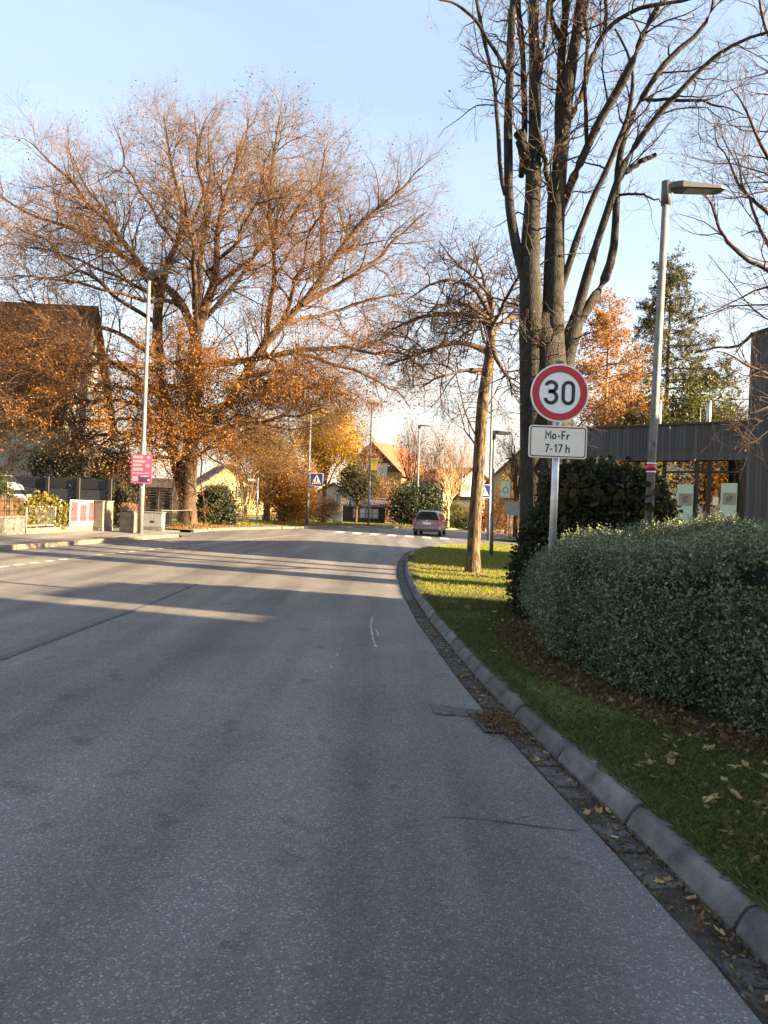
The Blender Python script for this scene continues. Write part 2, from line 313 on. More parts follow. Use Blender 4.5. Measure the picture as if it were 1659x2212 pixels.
mat('tyre', (.012, .012, .012), (.025, .025, .025), .85)
mat('rim', (.4, .4, .41), None, .35, metal=.8)
mat('tail_red', (.4, .01, .015), (.5, .03, .03), .15)
mat('chrome', (.7, .7, .72), None, .12, metal=1)
mat('van_white', (.4, .4, .4), (.45, .45, .45), .3, coat=.5)
mat('plate', (.75, .75, .72), None, .4)
mat('eu_blue', (.02, .05, .3), None, .4)
mat('bark_beech', (.032, .018, .01), (.08, .047, .027), .9, 4, .5, 25)
mat('twig_beech', (.06, .031, .014), (.12, .067, .03), .85, 1)
mat('bark_grey', (.009, .008, .006), (.034, .031, .023), .95, 5.5, 1., 14, stretch=(2.2, 2.2, 1.1), low=.38, high=.68)
mat('bark_brown', (.05, .03, .02), (.1, .065, .045), .95, 7, .8, 25, stretch=(3, 3, .8))
mat('bark_ridged', (.02, .014, .008), (.15, .105, .058), .95, 3.2, 1., 8, stretch=(7, 7, 1.3), low=.42, high=.58)
mat('bark_dark', (.035, .021, .014), (.075, .047, .034), .95, 5, .5, 30)
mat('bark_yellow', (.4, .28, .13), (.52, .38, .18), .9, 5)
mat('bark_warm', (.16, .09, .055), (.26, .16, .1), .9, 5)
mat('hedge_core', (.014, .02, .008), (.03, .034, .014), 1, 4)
mat('stem', (.08, .06, .035), (.12, .09, .05), .9)
leafmat('leaf_beech', [(.12, .045, .009), (.2, .08, .012), (.26, .11, .016), (.1, .04, .012), (.18, .085, .02), (.24, .13, .026)], .4)
leafmat('leaf_brown', [(.14, .06, .025), (.25, .11, .03), (.2, .1, .04), (.32, .17, .05)], .4)
leafmat('leaf_orange', [(.25, .11, .018), (.33, .16, .022), (.2, .09, .02), (.3, .19, .035)], .4)
leafmat('leaf_gold', [(.5, .3, .02), (.6, .38, .03), (.4, .22, .02), (.55, .4, .06)], .45)
leafmat('leaf_larch', [(.28, .13, .03), (.24, .11, .025), (.34, .17, .04), (.2, .11, .035)], .35)
leafmat('leaf_green', [(.035, .055, .014), (.07, .085, .02), (.05, .065, .014), (.11, .11, .026)], .35)
leafmat('leaf_conifer', [(.03, .038, .014), (.06, .065, .018), (.09, .075, .022), (.04, .045, .015)], .25)
leafmat('leaf_darkgreen', [(.012, .02, .008), (.025, .035, .012), (.018, .026, .012)], .15)
leafmat('leaf_hedge', [(.04, .06, .028), (.11, .15, .068), (.2, .25, .135), (.06, .09, .04), (.16, .18, .085), (.3, .34, .21), (.085, .095, .045)], .22, .6)
leafmat('leaf_bush', [(.012, .018, .006), (.026, .036, .01), (.04, .048, .014), (.045, .032, .013)], .25, .75)
leafmat('leaf_vine', [(.1, .095, .012), (.17, .14, .016), (.05, .065, .012), (.18, .13, .025)], .4)
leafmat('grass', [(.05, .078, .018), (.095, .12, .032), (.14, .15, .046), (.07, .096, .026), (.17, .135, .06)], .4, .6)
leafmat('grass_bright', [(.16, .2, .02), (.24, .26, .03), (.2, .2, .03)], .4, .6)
def objleaf(name, cols):
    m = leafmat(name, cols, .3, .7); nt = m.node_tree; r = [n for n in nt.nodes if n.type == 'VALTORGB'][0]; oi = node(nt, 'ShaderNodeObjectInfo'); nt.links.new(oi.outputs['Random'], r.inputs[0])
objleaf('leaf_fallen', [(.2, .11, .04), (.42, .3, .14), (.3, .17, .06), (.5, .4, .2), (.14, .08, .035), (.45, .34, .1), (.25, .12, .05)])
objleaf('leaf_large', [(.025, .04, .01), (.05, .055, .015), (.07, .04, .016), (.035, .048, .012), (.09, .07, .028)])
leafmat('leaf_litter', [(.06, .036, .018), (.16, .1, .045), (.1, .055, .024), (.26, .18, .085), (.045, .03, .016)], .3, .8)
def glassmat():
    m = bpy.data.materials.new('window_glass'); m.use_nodes = True; nt = m.node_tree; b = nt.nodes['Principled BSDF']
    b.inputs['Base Color'].default_value = (.03, .032, .035, 1); b.inputs['Roughness'].default_value = .03; b.inputs['Specular IOR Level'].default_value = 1.0; b.inputs['IOR'].default_value = 1.9; MATS['window_glass'] = m
    m = bpy.data.materials.new('shop_glass'); m.use_nodes = True; nt = m.node_tree; L = nt.links; nt.nodes.remove(nt.nodes['Principled BSDF'])
    g = node(nt, 'ShaderNodeBsdfGlossy'); g.inputs['Roughness'].default_value = .01; t = node(nt, 'ShaderNodeBsdfTransparent'); t.inputs[0].default_value = (.75, .78, .78, 1)
    lw = node(nt, 'ShaderNodeFresnel', IOR=1.9); mr = node(nt, 'ShaderNodeMapRange'); mr.inputs[3].default_value = .1; mr.inputs[4].default_value = .9; mx = node(nt, 'ShaderNodeMixShader')
    L.new(lw.outputs[0], mr.inputs[0]); L.new(mr.outputs[0], mx.inputs[0]); L.new(t.outputs[0], mx.inputs[1]); L.new(g.outputs[0], mx.inputs[2]); L.new(mx.outputs[0], nt.nodes['Material Output'].inputs[0]); MATS['shop_glass'] = m
glassmat()
# ------------------------------------------------------------------ ground, road, pavements
def sheet(name, poly, off, m, kind='structure', parent=None):
    V = [(x, y, gz(x)+off) for x, y in poly]; b = MB().add(V, [tuple(range(len(V)))]); o = b.build(name, m, parent)
    if o.data.polygons[0].normal.z < 0: o.data.flip_normals()
    if kind: o['kind'] = kind
    return o
def ground_mesh():
    xs = np.linspace(-320, 320, 81); ys = np.linspace(-60, 700, 96); X, Y = np.meshgrid(xs, ys); Z = gz(np.clip(X, -40, 40))-.035
    V = np.stack([X, Y, Z], -1).reshape(-1, 3); i = np.arange(95)[:, None]*81+np.arange(80)[None]
    o = mesh_np('ground', V, np.stack([i, i+1, i+82, i+81], -1).reshape(-1, 4), 'ground'); o['kind'] = 'structure'
ground_mesh()
KERB_R = [(1.6, -9.), (1.56, 1.), (1.47, 2.78), (1.38, 3.59), (1.25, 4.6), (1.11, 5.7), (.98, 7.05), (.87, 8.6), (.72, 10.8), (.61, 13.8), (.56, 17.9), (.66, 22.4), (.98, 27.), (1.5, 30.), (2.6, 33.6), (4.6, 36.6), (7., 37.6), (12., 37.8)]
KERB_L = [(-9.7, -9.), (-9.65, 8.), (-9.25, 18.3), (-8.75, 21.6), (-8.4, 25.), (-7.9, 28.), (-7.7, 29.2)]
KERB_F = [(-8.35, 33.5), (-8.1, 36.), (-7.2, 39.6), (-5.1, 46.), (-2.8, 51.4), (-.2, 57.), (2.8, 61.8), (7., 65.6), (12., 68.), (30., 71.)]
def offs(pl, d):
    P = np.array(pl, float); T = np.gradient(P, axis=0); T = nrm(T); return [tuple(p) for p in P+np.stack([T[:, 1], -T[:, 0]], 1)*d]   # d > 0: to the right of the walking direction
road_poly = [(p[0], p[1]) for p in KERB_L]+[(-8.2, 30.6), (-8.5, 32)]+KERB_F+[(40, 72), (40, 62), (20, 58.5), (12, 54.5), (8.2, 49.8), (6.3, 46), (6.6, 43.9), (9, 43), (40, 42), (40, 38)]+[(12., 37.9)]+offs(KERB_R, -.2)[::-1][1:]
road = sheet('road', road_poly, 0, 'asphalt')
gb = offs(KERB_R, -.215); sheet('gutter_bed', gb+offs(KERB_R, .02)[::-1], -.014, 'gutter_dirt')
verge = sheet('verge', offs(KERB_R, .12)+[(40., 37.4), (40., -9.)], .085, 'lawn')
pave = sheet('pavement', offs(KERB_L, -.12)+[(-8.2, 30.6), (-8.6, 32.2), (-14, 33), (-14.5, -9)], .095, 'asphalt_path')
sheet('footpath', offs(KERB_F, -.13)+offs(KERB_F, -2.4)[::-1], .09, 'concrete_warm')
sheet('grass_strip', offs(KERB_F, -2.42)+offs(KERB_F, -9.)[::-1], .05, 'lawn')
island = sheet('side_verge', [(6.9, 46), (7.2, 44.3), (40, 42.6), (40, 61.4), (20, 58), (12.3, 54), (8.7, 49.4)], .1, 'lawn')
def walk(pl, step, start=0., end=1e9):
    P = np.array(pl, float); d = np.concatenate([[0], np.cumsum(np.linalg.norm(np.diff(P, axis=0), axis=1))]); s = start
    while s+step < min(d[-1], end):
        a = np.array([np.interp(s, d, P[:, i]) for i in range(2)]); b = np.array([np.interp(s+step, d, P[:, i]) for i in range(2)]); yield a, b; s += step
def kerb(name, pl, prof, L, m, sgn=1, start=0, end=1e9, seed=1, group=None):
    """prof: (offset to the side, height) outline; every stone its own piece"""
    rr = random.Random(seed); root = None; k = 0
    poly = [(sgn*x, 0, z) for x, z in prof]
    variants = []
    for v in range(5):
        b = MB(); n = len(poly); rows = [.01, .035, L*.5, L-.035, L-.01]; jit = [(rr.uniform(-.004, .004), rr.uniform(-.004, .003)) for _ in rows]
        V = [(x*(.985 if i in (0, 4) else 1)+jit[i][0], y, z*(.97 if i in (0, 4) else 1)+jit[i][1]) for i, y in enumerate(rows) for x, _, z in poly]
        F = [(i*n+j, i*n+(j+1) % n, (i+1)*n+(j+1) % n, (i+1)*n+j) for i in range(4) for j in range(n)]+[tuple(range(n-1, -1, -1)), tuple(4*n+j for j in range(n))]
        b.add(V, F if sgn > 0 else [f[::-1] for f in F]); variants.append(proto(b, 'kerb_stone', m))
    root = bpy.data.objects.new(name, None); COL.objects.link(root); root.location = (pl[0][0], pl[0][1], gz(pl[0][0])); tag(root, kind='structure')
    for a, b in walk(pl, L, start, end):
        t = math.atan2(b[1]-a[1], b[0]-a[0])-math.pi/2
        inst(variants[rr.randrange(5)], 'kerb_stone', (a[0], a[1], gz(a[0])+rr.uniform(-.006, .004)), parent=root, rot=(0, -math.atan(KS)*-1*math.cos(t), t+rr.uniform(-.006, .006)))
    return root
kerb('kerb', KERB_R, [(0, -.1), (.0, .02), (.03, .075), (.045, .096), (.062, .107), (.085, .111), (.19, .108), (.19, -.1)], 1.0, 'concrete', 1, 9.0, 48)
kerb('kerb', KERB_L, [(0, -.1), (.0, .1), (.02, .12), (.14, .12), (.14, -.1)], 1.0, 'concrete_warm', -1, 18, 1e9, 3)
kerb('kerb', KERB_F, [(0, -.1), (.0, .09), (.02, .11), (.14, .11), (.14, -.1)], 1.25, 'concrete_warm', -1, 0, 52, 5)
# gutter slabs, each a piece of its own
gut = bpy.data.objects.new('gutter', None); COL.objects.link(gut); gut.location = (1.4, 2, gz(1.4)); tag(gut, kind='structure')
GR = random.Random(9); slabs = [proto(MB().box((0, 0, -.03), (.168+GR.uniform(-.01, .006), .158+GR.uniform(-.012, .006), .06), 0, .008), 'gutter_slab', 'concrete_old') for _ in range(5)]
for a, b in walk(offs(KERB_R, -.095), .172, 10.8, 38):
    mid = (a+b)/2
    if 5.55 < mid[1] < 6.1 or GR.random() < (.5 if mid[1] < 4.6 else .12): continue
    inst(slabs[GR.randrange(5)], 'gutter_slab', (mid[0], mid[1], gz(mid[0])+GR.uniform(-.009, .003)), parent=gut, rot=(GR.uniform(-.03, .03), GR.uniform(-.03, .05), math.atan2(b[1]-a[1], b[0]-a[0])-math.pi/2+GR.uniform(-.05, .05)))
def ribbon(name, pts, wd, off, m, parent, jit=0, seed=0):
    r = random.Random(seed); P = np.array(pts, float)
    d = np.concatenate([[0], np.cumsum(np.linalg.norm(np.diff(P, axis=0), axis=1))]); n = max(2, int(d[-1]/.06) if jit else len(P)); t = np.linspace(0, d[-1], n) if jit else d
    Q = np.stack([np.interp(t, d, P[:, i]) for i in range(2)], 1); T = nrm(np.gradient(Q, axis=0)); N = np.stack([-T[:, 1], T[:, 0]], 1)
    if jit: Q = Q+N*np.cumsum([r.uniform(-jit, jit) for _ in range(n)])[:, None]*.4
    wv = np.array([wd*(r.uniform(.3, 1.6) if jit else 1)/2 for _ in range(n)])[:, None]; A = Q+N*wv; B = Q-N*wv
    V = [(x, y, gz(x)+off) for x, y in A]+[(x, y, gz(x)+off) for x, y in B]
    return MB().add(V, [(n+i, n+i+1, i+1, i) for i in range(n-1)]).build(name, m, parent)
def g2(x, y): return tuple(G(x, y)[:2])
for i, (pl, wd) in enumerate([([(953, 1767), (1050, 1772), (1120, 1782), (1245, 1797)], .006), ([(1100, 1779), (1120, 1768), (1150, 1764)], .004), ([(1180, 1790), (1200, 1804), (1212, 1822)], .004), ([(895, 1406), (930, 1409), (957, 1416)], .012), ([(840, 1254), (866, 1254)], .02), ([(1015, 1490), (1020, 1510), (1030, 1522), (1047, 1530)], .007), ([(1003, 1505), (1020, 1510)], .005), ([(925, 1522), (985, 1528), (1050, 1536)], .016)]):
    ribbon('crack', [g2(*p) for p in pl], wd, .004, 'crack', road, .022, i)
ribbon('tar_seam', [g2(*p) for p in [(-60, 1433), (60, 1392), (170, 1352), (290, 1312), (330, 1298)]], .16, .004, 'tar_patch', road)
ribbon('tar_seam', [g2(*p) for p in [(-60, 1448), (60, 1405), (170, 1364), (290, 1320), (430, 1262)]], .035, .008, 'tar', road, .004)
for i, pl in enumerate([[(806, 1333), (803, 1350), (806, 1380), (812, 1398)], [(812, 1360), (815, 1376)], [(727, 1412), (729, 1418)], [(716, 1440), (718, 1445)]]): ribbon('paint_trace', [g2(*p) for p in pl], .018, .004, 'paint_white', road, .012, i+4)
# broken edge line of the cycle lane and the zebra crossing
dash_line = [(-7.6, 10.), (-7.4, 14.7), (-7.28, 16.1), (-6.9, 19.7), (-5.75, 27.), (-4.9, 32.5), (-4.05, 37.4), (-3.2, 41.)]
for a, b in walk(dash_line, .58):
    u = (b-a)/np.linalg.norm(b-a); ribbon('lane_dash', [tuple(a), tuple(a+u*.33)], .12, .004, 'paint_white', road)
for i in range(7):
    x = -2.55+i*1.0; ribbon('zebra_stripe', [(x, 42.1), (x+.12, 45.)], .5, .004, 'paint_white', road)
# blocked gully: cut in the asphalt with two pale setts
pg = [g2(*p) for p in [(928, 1527), (960, 1528), (1000, 1531), (1052, 1537), (1060, 1548), (1030, 1550), (985, 1547), (950, 1545)]]
sheet('gully_cut', pg, .004, 'tar', None, road)
for x, y in ((944, 1539), (959, 1541), (974, 1542)):
    p = G(x, y); MB().box((p[0], p[1], gz(p[0])+.0), (.058, .1, .03), .2, .006).build('sett', 'concrete' if x < 970 else 'concrete_old', road)
gy_ = 5.78; gx_ = float(np.interp(gy_, [p[1] for p in KERB_R], [p[0] for p in KERB_R]))-.17; grz = .12; gr_ = bpy.data.objects.new('drain_grate', None); COL.objects.link(gr_); gr_.location = (gx_, gy_, gz(gx_)); gr_.parent = road
gq_ = lambda x, y: (gx_+x*math.cos(grz)-y*math.sin(grz), gy_+x*math.sin(grz)+y*math.cos(grz), gz(gx_)+.004)
for c_, d_ in (((0, .235), (.34, .035)), ((0, -.235), (.34, .035)), ((.152, 0), (.035, .435)), ((-.152, 0), (.035, .435))): MB().box(gq_(*c_), (d_[0], d_[1], .03), grz, .004).build('frame_bar', 'iron', gr_)
for k in range(8): MB().box(gq_(0, -.19+k*.054), (.27, .024, .026), grz, .003).build('grate_bar', 'iron', gr_)
# ------------------------------------------------------------------ signs and lamps
def disc(c, r, k=48): return [(c[0]+r*math.cos(2*math.pi*i/k), c[1], c[2]+r*math.sin(2*math.pi*i/k)) for i in range(k)]
def ring(mb, c, r0, r1, y, k=48):
    V = [(c[0]+r*math.cos(2*math.pi*i/k), y, c[2]+r*math.sin(2*math.pi*i/k)) for r in (r0, r1) for i in range(k)]
    return mb.add(V, [(i, k+i, k+(i+1) % k, (i+1) % k) for i in range(k)])
def rrect(cx, y, cz, w_, h, r, k=5):
    out = []
    for sx, sz, a0 in ((1, 1, 0), (-1, 1, 90), (-1, -1, 180), (1, -1, 270)):
        for i in range(k+1):
            a = math.radians(a0+90*i/k); out.append((cx+sx*(w_/2-r)+r*math.cos(a), y, cz+sz*(h/2-r)+r*math.sin(a)))
    return out
def face(mb, outline, y): return mb.add([(x, y, z) for x, _, z in outline], [tuple(range(len(outline)))[::-1]])
SY = 8.8; SK = SY/7.93; pb = at(1190, 1240, SY); pt = at(1206, 851, SY); sx = pt[0]; px = at(1196, 1100, SY)[0]; base = (px, SY, gz(px)+.08)
sg = thing('speed_limit_sign', base, 'round red-rimmed 30 speed limit sign with hours plate on a galvanised post', 'traffic sign')
top = at(1209, 783, SY)
MB().tube([base, (top[0], SY, top[2])], .038*SK, 20).build('post', 'galv', sg, True)
MB().tube([(top[0], SY, top[2]-.005), (top[0], SY, top[2]+.012)], .044*SK, 20).build('post_cap', 'galv_dull', sg)
yf = SY-.075; c = (sx, yf, pt[2])
pl = MB().prism(disc(c, .3*SK), (0, .022, 0), (0, 0, 0)).build('round_plate', 'sign_white', sg)
ring(MB(), c, .285*SK, .212*SK, yf-.0015).build('red_rim', 'sign_red', pl)
nm = MB(); fn = lambda x, y, d: (sx+x, yf-d-.001, pt[2]+y)
for chx, ch in ((-.158, '3'), (.02, '0')):
    for g in glyph(ch): stroke(nm, [((chx+a*.25)*SK, (-.122+b_*.25)*SK) for a, b_ in g], .036*SK, fn, .0015)
nm.build('numeral_30', 'sign_black', pl)
for dx, dz in ((-.03*SK, .28*SK), (.035*SK, .28*SK), (-.03*SK, -.28*SK), (.035*SK, -.28*SK)): MB().tube([(sx+dx, yf-.004, pt[2]+dz), (sx+dx, yf, pt[2]+dz)], .006, 8).build('rivet', 'galv', pl)
hp = at(1202, 956, SY); hx, hz = hp[0], hp[2]-.0
hpl = MB().prism(rrect(hx, yf, hz, .6*SK, .335*SK, .03*SK), (0, .02, 0), (0, 0, 0)).build('hours_plate', 'sign_cream_sunwarm', sg)
bd = MB(); o1, o2 = rrect(hx, yf-.0015, hz, .575*SK, .31*SK, .026*SK), rrect(hx, yf-.0015, hz, .555*SK, .29*SK, .02*SK); n = len(o1)
bd.add(o1+o2, [(i, n+i, n+(i+1) % n, (i+1) % n)[::-1] for i in range(n)]).build('border', 'sign_black', hpl)
fn2 = lambda x, y, d: (hx+x, yf-d-.001, hz+y)
for s_, y0 in (('Mo-Fr', .028*SK), ('7-17 h', -.108*SK)):
    t = MB(); h_ = .085*SK; text(t, s_, h_, .015, fn2, -textw(s_, h_)/2-.005, y0); t.build('lettering', 'sign_black', hpl)
for zz in (pt[2]+.16, pt[2]-.16, hz+.08, hz-.08): MB().box((px+.008, SY-.028, zz), (.12, .05, .03)).build('clamp', 'galv_dull', sg)
def lamp_post(name, base, topz, lean, arm, L, r0, r1, label, collar=True, thick=.09, group=None, lower=None):
    """tapered pole with a flat wedge-shaped head; arm = unit direction"""
    t = thing(name, base, label, 'street lamp', group); b = Vector(base); tp = Vector((base[0]+lean, base[1], topz))
    lo = lower or 0
    if lo:
        f = lo/(topz-base[2]); mid = b.lerp(tp, f); MB().tube([b, mid], r0, 16).build('lower_pole', 'galv_dull', t, True); MB().tube([mid, mid+Vector((0, 0, .05)), tp], [r0, r0*.72, r1], 16).build('pole', 'galv_dull', t, True)
    else: MB().tube([b, tp], [r0, r1], 18).build('pole', 'galv_dull', t, True)
    MB().tube([tp-Vector((0, 0, .26)), tp+Vector((0, 0, .06))], r1*1.45, 14).build('head_bracket', 'lamp_grey', t, True)
    a = Vector(arm).normalized(); s = Vector((-a.y, a.x, 0)); z = Vector((0, 0, 1)); w0, w1 = .13*L/.8, .1*L/.8
    q = lambda u, v, h: tp+a*u+s*v+z*h
    kt = thick/.09; secs = [(-r1*.6, .06, -.10*kt, .065*kt), (.1*L, .07, -.06*kt, .065*kt), (.22*L, w0, -.075*kt, .062*kt), (.9*L, w0*.95, -.05*kt, .0), (L, w1*.8, -.035*kt, -.015)]
    m = MB(); V = []
    for u, v, h0, h1 in secs: V += [q(u, -v, h0), q(u, v, h0), q(u, v, h1), q(u, -v, h1)]
    F = [(0, 1, 2, 3), (16, 19, 18, 17)]+[(i*4+j, i*4+4+j, i*4+4+(j+1) % 4, i*4+(j+1) % 4) for i in range(4) for j in range(4)]
    h = m.add(V, F).build('lamp_head', 'lamp_grey', t)
    MB().hexa([q(.32*L, -w0*.7, -.085*thick/.09), q(.8*L, -w0*.7, -.07*thick/.09), q(.8*L, w0*.7, -.07*thick/.09), q(.32*L, w0*.7, -.085*thick/.09), q(.32*L, -w0*.7, -.05), q(.8*L, -w0*.7, -.045), q(.8*L, w0*.7, -.045), q(.32*L, w0*.7, -.05)]).build('lens', 'lamp_glass', h)
    return t
# near lamp by the dark building
LY = 10.4; lt = at(1440, 402, LY); lb = at(1404, 1130, LY); lbx = lb[0]-.04
lp = lamp_post('street_lamp', (lbx, LY, gz(lbx)+.08), lt[2], lt[0]-lbx, (1, .05, 0), .79, .063, .046, 'tall grey street lamp with red band rising behind the low hedge', thick=.055)
def polept(x, y): return at(x, y, LY)
for y0, y1, mm, nm_ in ((1003, 1018, 'sign_red', 'red_band'), (1000, 1003, 'sign_white', 'band_edge'), (1018, 1021, 'sign_white', 'band_edge')):
    a, b = polept(1408, y1), polept(1408.6, y0); f = lambda z: lbx+(lt[0]-lbx)*(z-gz(lbx)-.08)/(lt[2]-gz(lbx)-.08)
    MB().tube([(f(a[2]), LY, a[2]), (f(b[2]), LY, b[2])], .0645, 20).build(nm_, mm, lp, True)
z6 = polept(1409, 965)[2]; t6 = MB(); fx = lbx+(lt[0]-lbx)*(z6-gz(lbx))/(lt[2]-gz(lbx))
for g in glyph('6'): stroke(t6, [((a-.27)*.075, b_*.075) for a, b_ in g], .011, lambda x, y, d: (fx+x, LY-.0638, z6+y))
t6.build('number', 'sign_black', lp)
# left lamp with campaign poster
b0 = G(303, 1153, .09); t0 = at(323, 588, b0[1]); ll = lamp_post('street_lamp', b0, t0[2], t0[0]-b0[0], (1, -.25, 0), .95, .1, .062, 'tall street lamp carrying a pink campaign poster', thick=.08, lower=3.4)
pY = b0[1]-.14; ppc = at(306, 1013, pY); pw, ph = .74, 1.06
pst = thing('campaign_poster', (ppc[0], pY, ppc[2]-ph/2), 'pink campaign poster with pale text lines tied to the lamp pole', 'poster')
pp = MB().box((ppc[0], pY, ppc[2]), (pw, .012, ph)).build('poster_board', 'poster_pink', pst)
def pr(x0, x1, y0, y1, m, nm_='print_line'):   # fractions of the poster from its upper left corner
    MB().box((ppc[0]+((x0+x1)/2-.5)*pw, pY-.008, ppc[2]+(.5-(y0+y1)/2)*ph), ((x1-x0)*pw, .003, (y1-y0)*ph)).build(nm_, m, pp)
for r in ((.06, .55, .05, .14), (.06, .66, .2, .28), (.06, .5, .33, .41), (.06, .56, .47, .56), (.06, .86, .63, .665), (.06, .32, .76, .92)): pr(*r, 'poster_pale')
pr(.38, .93, .73, .96, 'poster_dark', 'dark_field'); MB().box((ppc[0]+.12, pY-.011, ppc[2]-.27), (.3, .003, .04)).build('print_line', 'poster_pale', pp)
MB().prism(disc((ppc[0]+.24, pY-.007, ppc[2]+.43), .065, 20), (0, 0, 0), (0, -.003, 0)).build('round_mark', 'poster_pale', pp)
MB().prism(disc((ppc[0]+.22, pY-.007, ppc[2]+.12), .085, 4), (0, 0, 0), (0, -.003, 0)).build('diamond_mark', 'poster_pale', pp)
MB().prism(disc((ppc[0]+.27, pY-.011, ppc[2]-.4), .05, 20), (0, 0, 0), (0, -.003, 0)).build('round_mark', 'poster_pale', pp)
# far lamps
def far_lamp(bx, by, tx, ty, label, L=.9, o=.06, arm=(1, -.2, 0), r0=.1, r1=.06, lower=3.0):
    b = G(bx, by, o); t = at(tx, ty, b[1]); return lamp_post('street_lamp', b, t[2], t[0]-b[0], arm, L, r0, r1, label, lower=lower), b
f1, fb1 = far_lamp(663, 1134, 672, 872, 'street lamp beside the yellow maple with a blue crossing sign', 1.0, arm=(1, -.3, 0))
f2, fb2 = far_lamp(796, 1136, 803, 868, 'street lamp carrying the yellow bus stop panel', .5, arm=(.3, 1, 0), r1=.045)
f3, fb3 = far_lamp(900, 1132, 906, 919, 'far street lamp between bare trees above the car', 1.15, arm=(1, -.1, 0), r0=.13, r1=.09, lower=4)
f4, fb4 = far_lamp(1061, 1200, 1067.5, 934, 'short street lamp on the grass beside the slender ridged tree', .68, .085, (1, -.1, 0), .068, .045, 1.5)
f5, fb5 = far_lamp(1055, 1168, 1065, 790, 'street lamp across the side street with a crossing sign', .9, .1, (-1, -.2, 0), .1, .06, 3.0)
MB().tube([at(1063.6, 1098, fb4[1]), at(1064, 1094, fb4[1])], .05, 14).build('red_band', 'sign_red', f4)
def crossing_sign(cxp, cyp, Y, size, label, flip=1):
    c = at(cxp, cyp, Y); t = thing('crossing_sign', (c[0], Y, c[2]-size/2), label, 'traffic sign', None)
    p = MB().prism(rrect(c[0], Y, c[2], size, size, size*.06), (0, .02, 0), (0, 0, 0)).build('plate', 'sign_white', t)
    face(MB(), rrect(c[0], Y, c[2], size*.92, size*.92, size*.04), Y-.002).build('blue_field', 'sign_blue', p)
    k = size; MB().add([(c[0]-.37*k, Y-.004, c[2]-.34*k), (c[0]+.37*k, Y-.004, c[2]-.34*k), (c[0], Y-.004, c[2]+.37*k)], [(0, 1, 2)]).build('triangle', 'sign_white', p)
    m = MB(); f = lambda x, y, d: (c[0]+x*k, Y-.006, c[2]+y*k)
    stroke(m, [(0, .12), (0, -.06)], .08, f); stroke(m, [(0, -.06), (-.08*flip, -.2)], .045, f); stroke(m, [(0, -.06), (.08*flip, -.2)], .045, f); stroke(m, [(-.01, .1), (-.08*flip, -.0)], .035, f); stroke(m, [(.01, .1), (.08*flip, -.01)], .035, f)
    m.add([f(.045*math.cos(a*.6283), .165+.045*math.sin(a*.6283), 0) for a in range(10)], [tuple(range(10))]); m.build('walking_figure', 'sign_black', p)
    m = MB()
    for i in range(5): stroke(m, [(-.24+i*.12, -.3), (-.2+i*.1, -.22)], .055, f)
    m.build('stripes', 'sign_black', p); MB().box((c[0]-flip*size*.5, Y+.05, c[2]), (.12, .08, .05)).build('clamp', 'galv_dull', t); return t
crossing_sign(684, 1036, fb1[1]-.12, .9, 'blue and white pedestrian crossing sign beside the yellow maple')
crossing_sign(1045.5, 1061, fb5[1]-.12, .72, 'blue pedestrian crossing sign half hidden by the slender ridged trunk', -1)
# bus stop panel
by_ = fb2[1]-.12; c = at(808, 1003, by_); bs = thing('bus_stop_panel', (c[0], by_, c[2]-.55), 'yellow bus stop panel with green ring in front of the red-roofed house', 'traffic sign')
bp_ = MB().prism(rrect(c[0], by_, c[2], .5, .92, .05), (0, .02, 0), (0, 0, 0)).build('plate', 'sign_yellow', bs)
ring(MB(), (c[0], 0, c[2]+.18), .19, .155, by_-.003, 28).build('green_ring', 'sign_green', bp_)
t = MB(); [stroke(t, [((a-.25)*.2, (b_-.5)*.2) for a, b_ in g], .035, lambda x, y, d: (c[0]+x, by_-.003, c[2]+.18+y)) for g in glyph('H')]; t.build('letter', 'sign_green', bp_)
# the back of a stop panel and a timetable board across the side street
Y_ = 49.; p0 = G(1103, 1165, .1); ts = thing('timetable_board', (p0[0], p0[1], p0[2]), 'pale timetable board on a post beyond the ivy-like dark bush', 'sign')
pc = at(1104, 1100, p0[1]); MB().tube([(p0[0], p0[1], p0[2]), (pc[0], p0[1], pc[2])], .04, 10).build('post', 'galv', ts, True)
MB().prism(rrect(pc[0]+.1, p0[1]-.06, pc[2]+.05, .95, .85, .08), (0, .03, 0), (0, 0, 0)).build('board', 'cabinet_grey', ts)
MB().tube([(pc[0]-.35, p0[1]-.04, pc[2]+.48), (pc[0]-.28, p0[1]-.04, pc[2]+.62), (pc[0]+.48, p0[1]-.04, pc[2]+.62), (pc[0]+.55, p0[1]-.04, pc[2]+.48)], .035, 8).build('hood', 'iron', ts)
q = at(1092, 1057, p0[1]+3); hs = thing('stop_panel_back', (q[0]-.1, p0[1]+3, gz(q[0])+.1), 'grey green back of a stop panel beyond the timetable board', 'sign')
MB().prism(rrect(q[0], p0[1]+3, q[2], .62, 1.05, .04), (0, .03, 0), (0, 0, 0)).build('plate', 'panel_mint', hs); ring(MB(), (q[0], 0, q[2]-.05), .2, .15, p0[1]+2.99, 24).build('ring', 'cabinet_grey', hs)
MB().tube([(q[0]+.33, p0[1]+3.02, gz(q[0])+.1), (q[0]+.33, p0[1]+3.02, q[2]+.6)], .035, 10).build('post', 'galv_dull', hs, True)
# street name sign
n0 = G(555, 1132, .06); nt_ = at(557, 1033, n0[1]); ns = thing('street_name_sign', n0, 'street name sign on a thin post before the brown leafy shrubs', 'sign')
MB().tube([n0, (nt_[0], n0[1], nt_[2])], .045, 12).build('post', 'galv', ns, True); MB().tube([(nt_[0], n0[1], nt_[2]-.1), (nt_[0], n0[1], nt_[2]+.03)], .06, 12).build('cap', 'galv_dull', ns)
MB().box((nt_[0]-.36, n0[1], nt_[2]-.12), (.62, .03, .13)).build('name_plate', 'sign_white', ns)
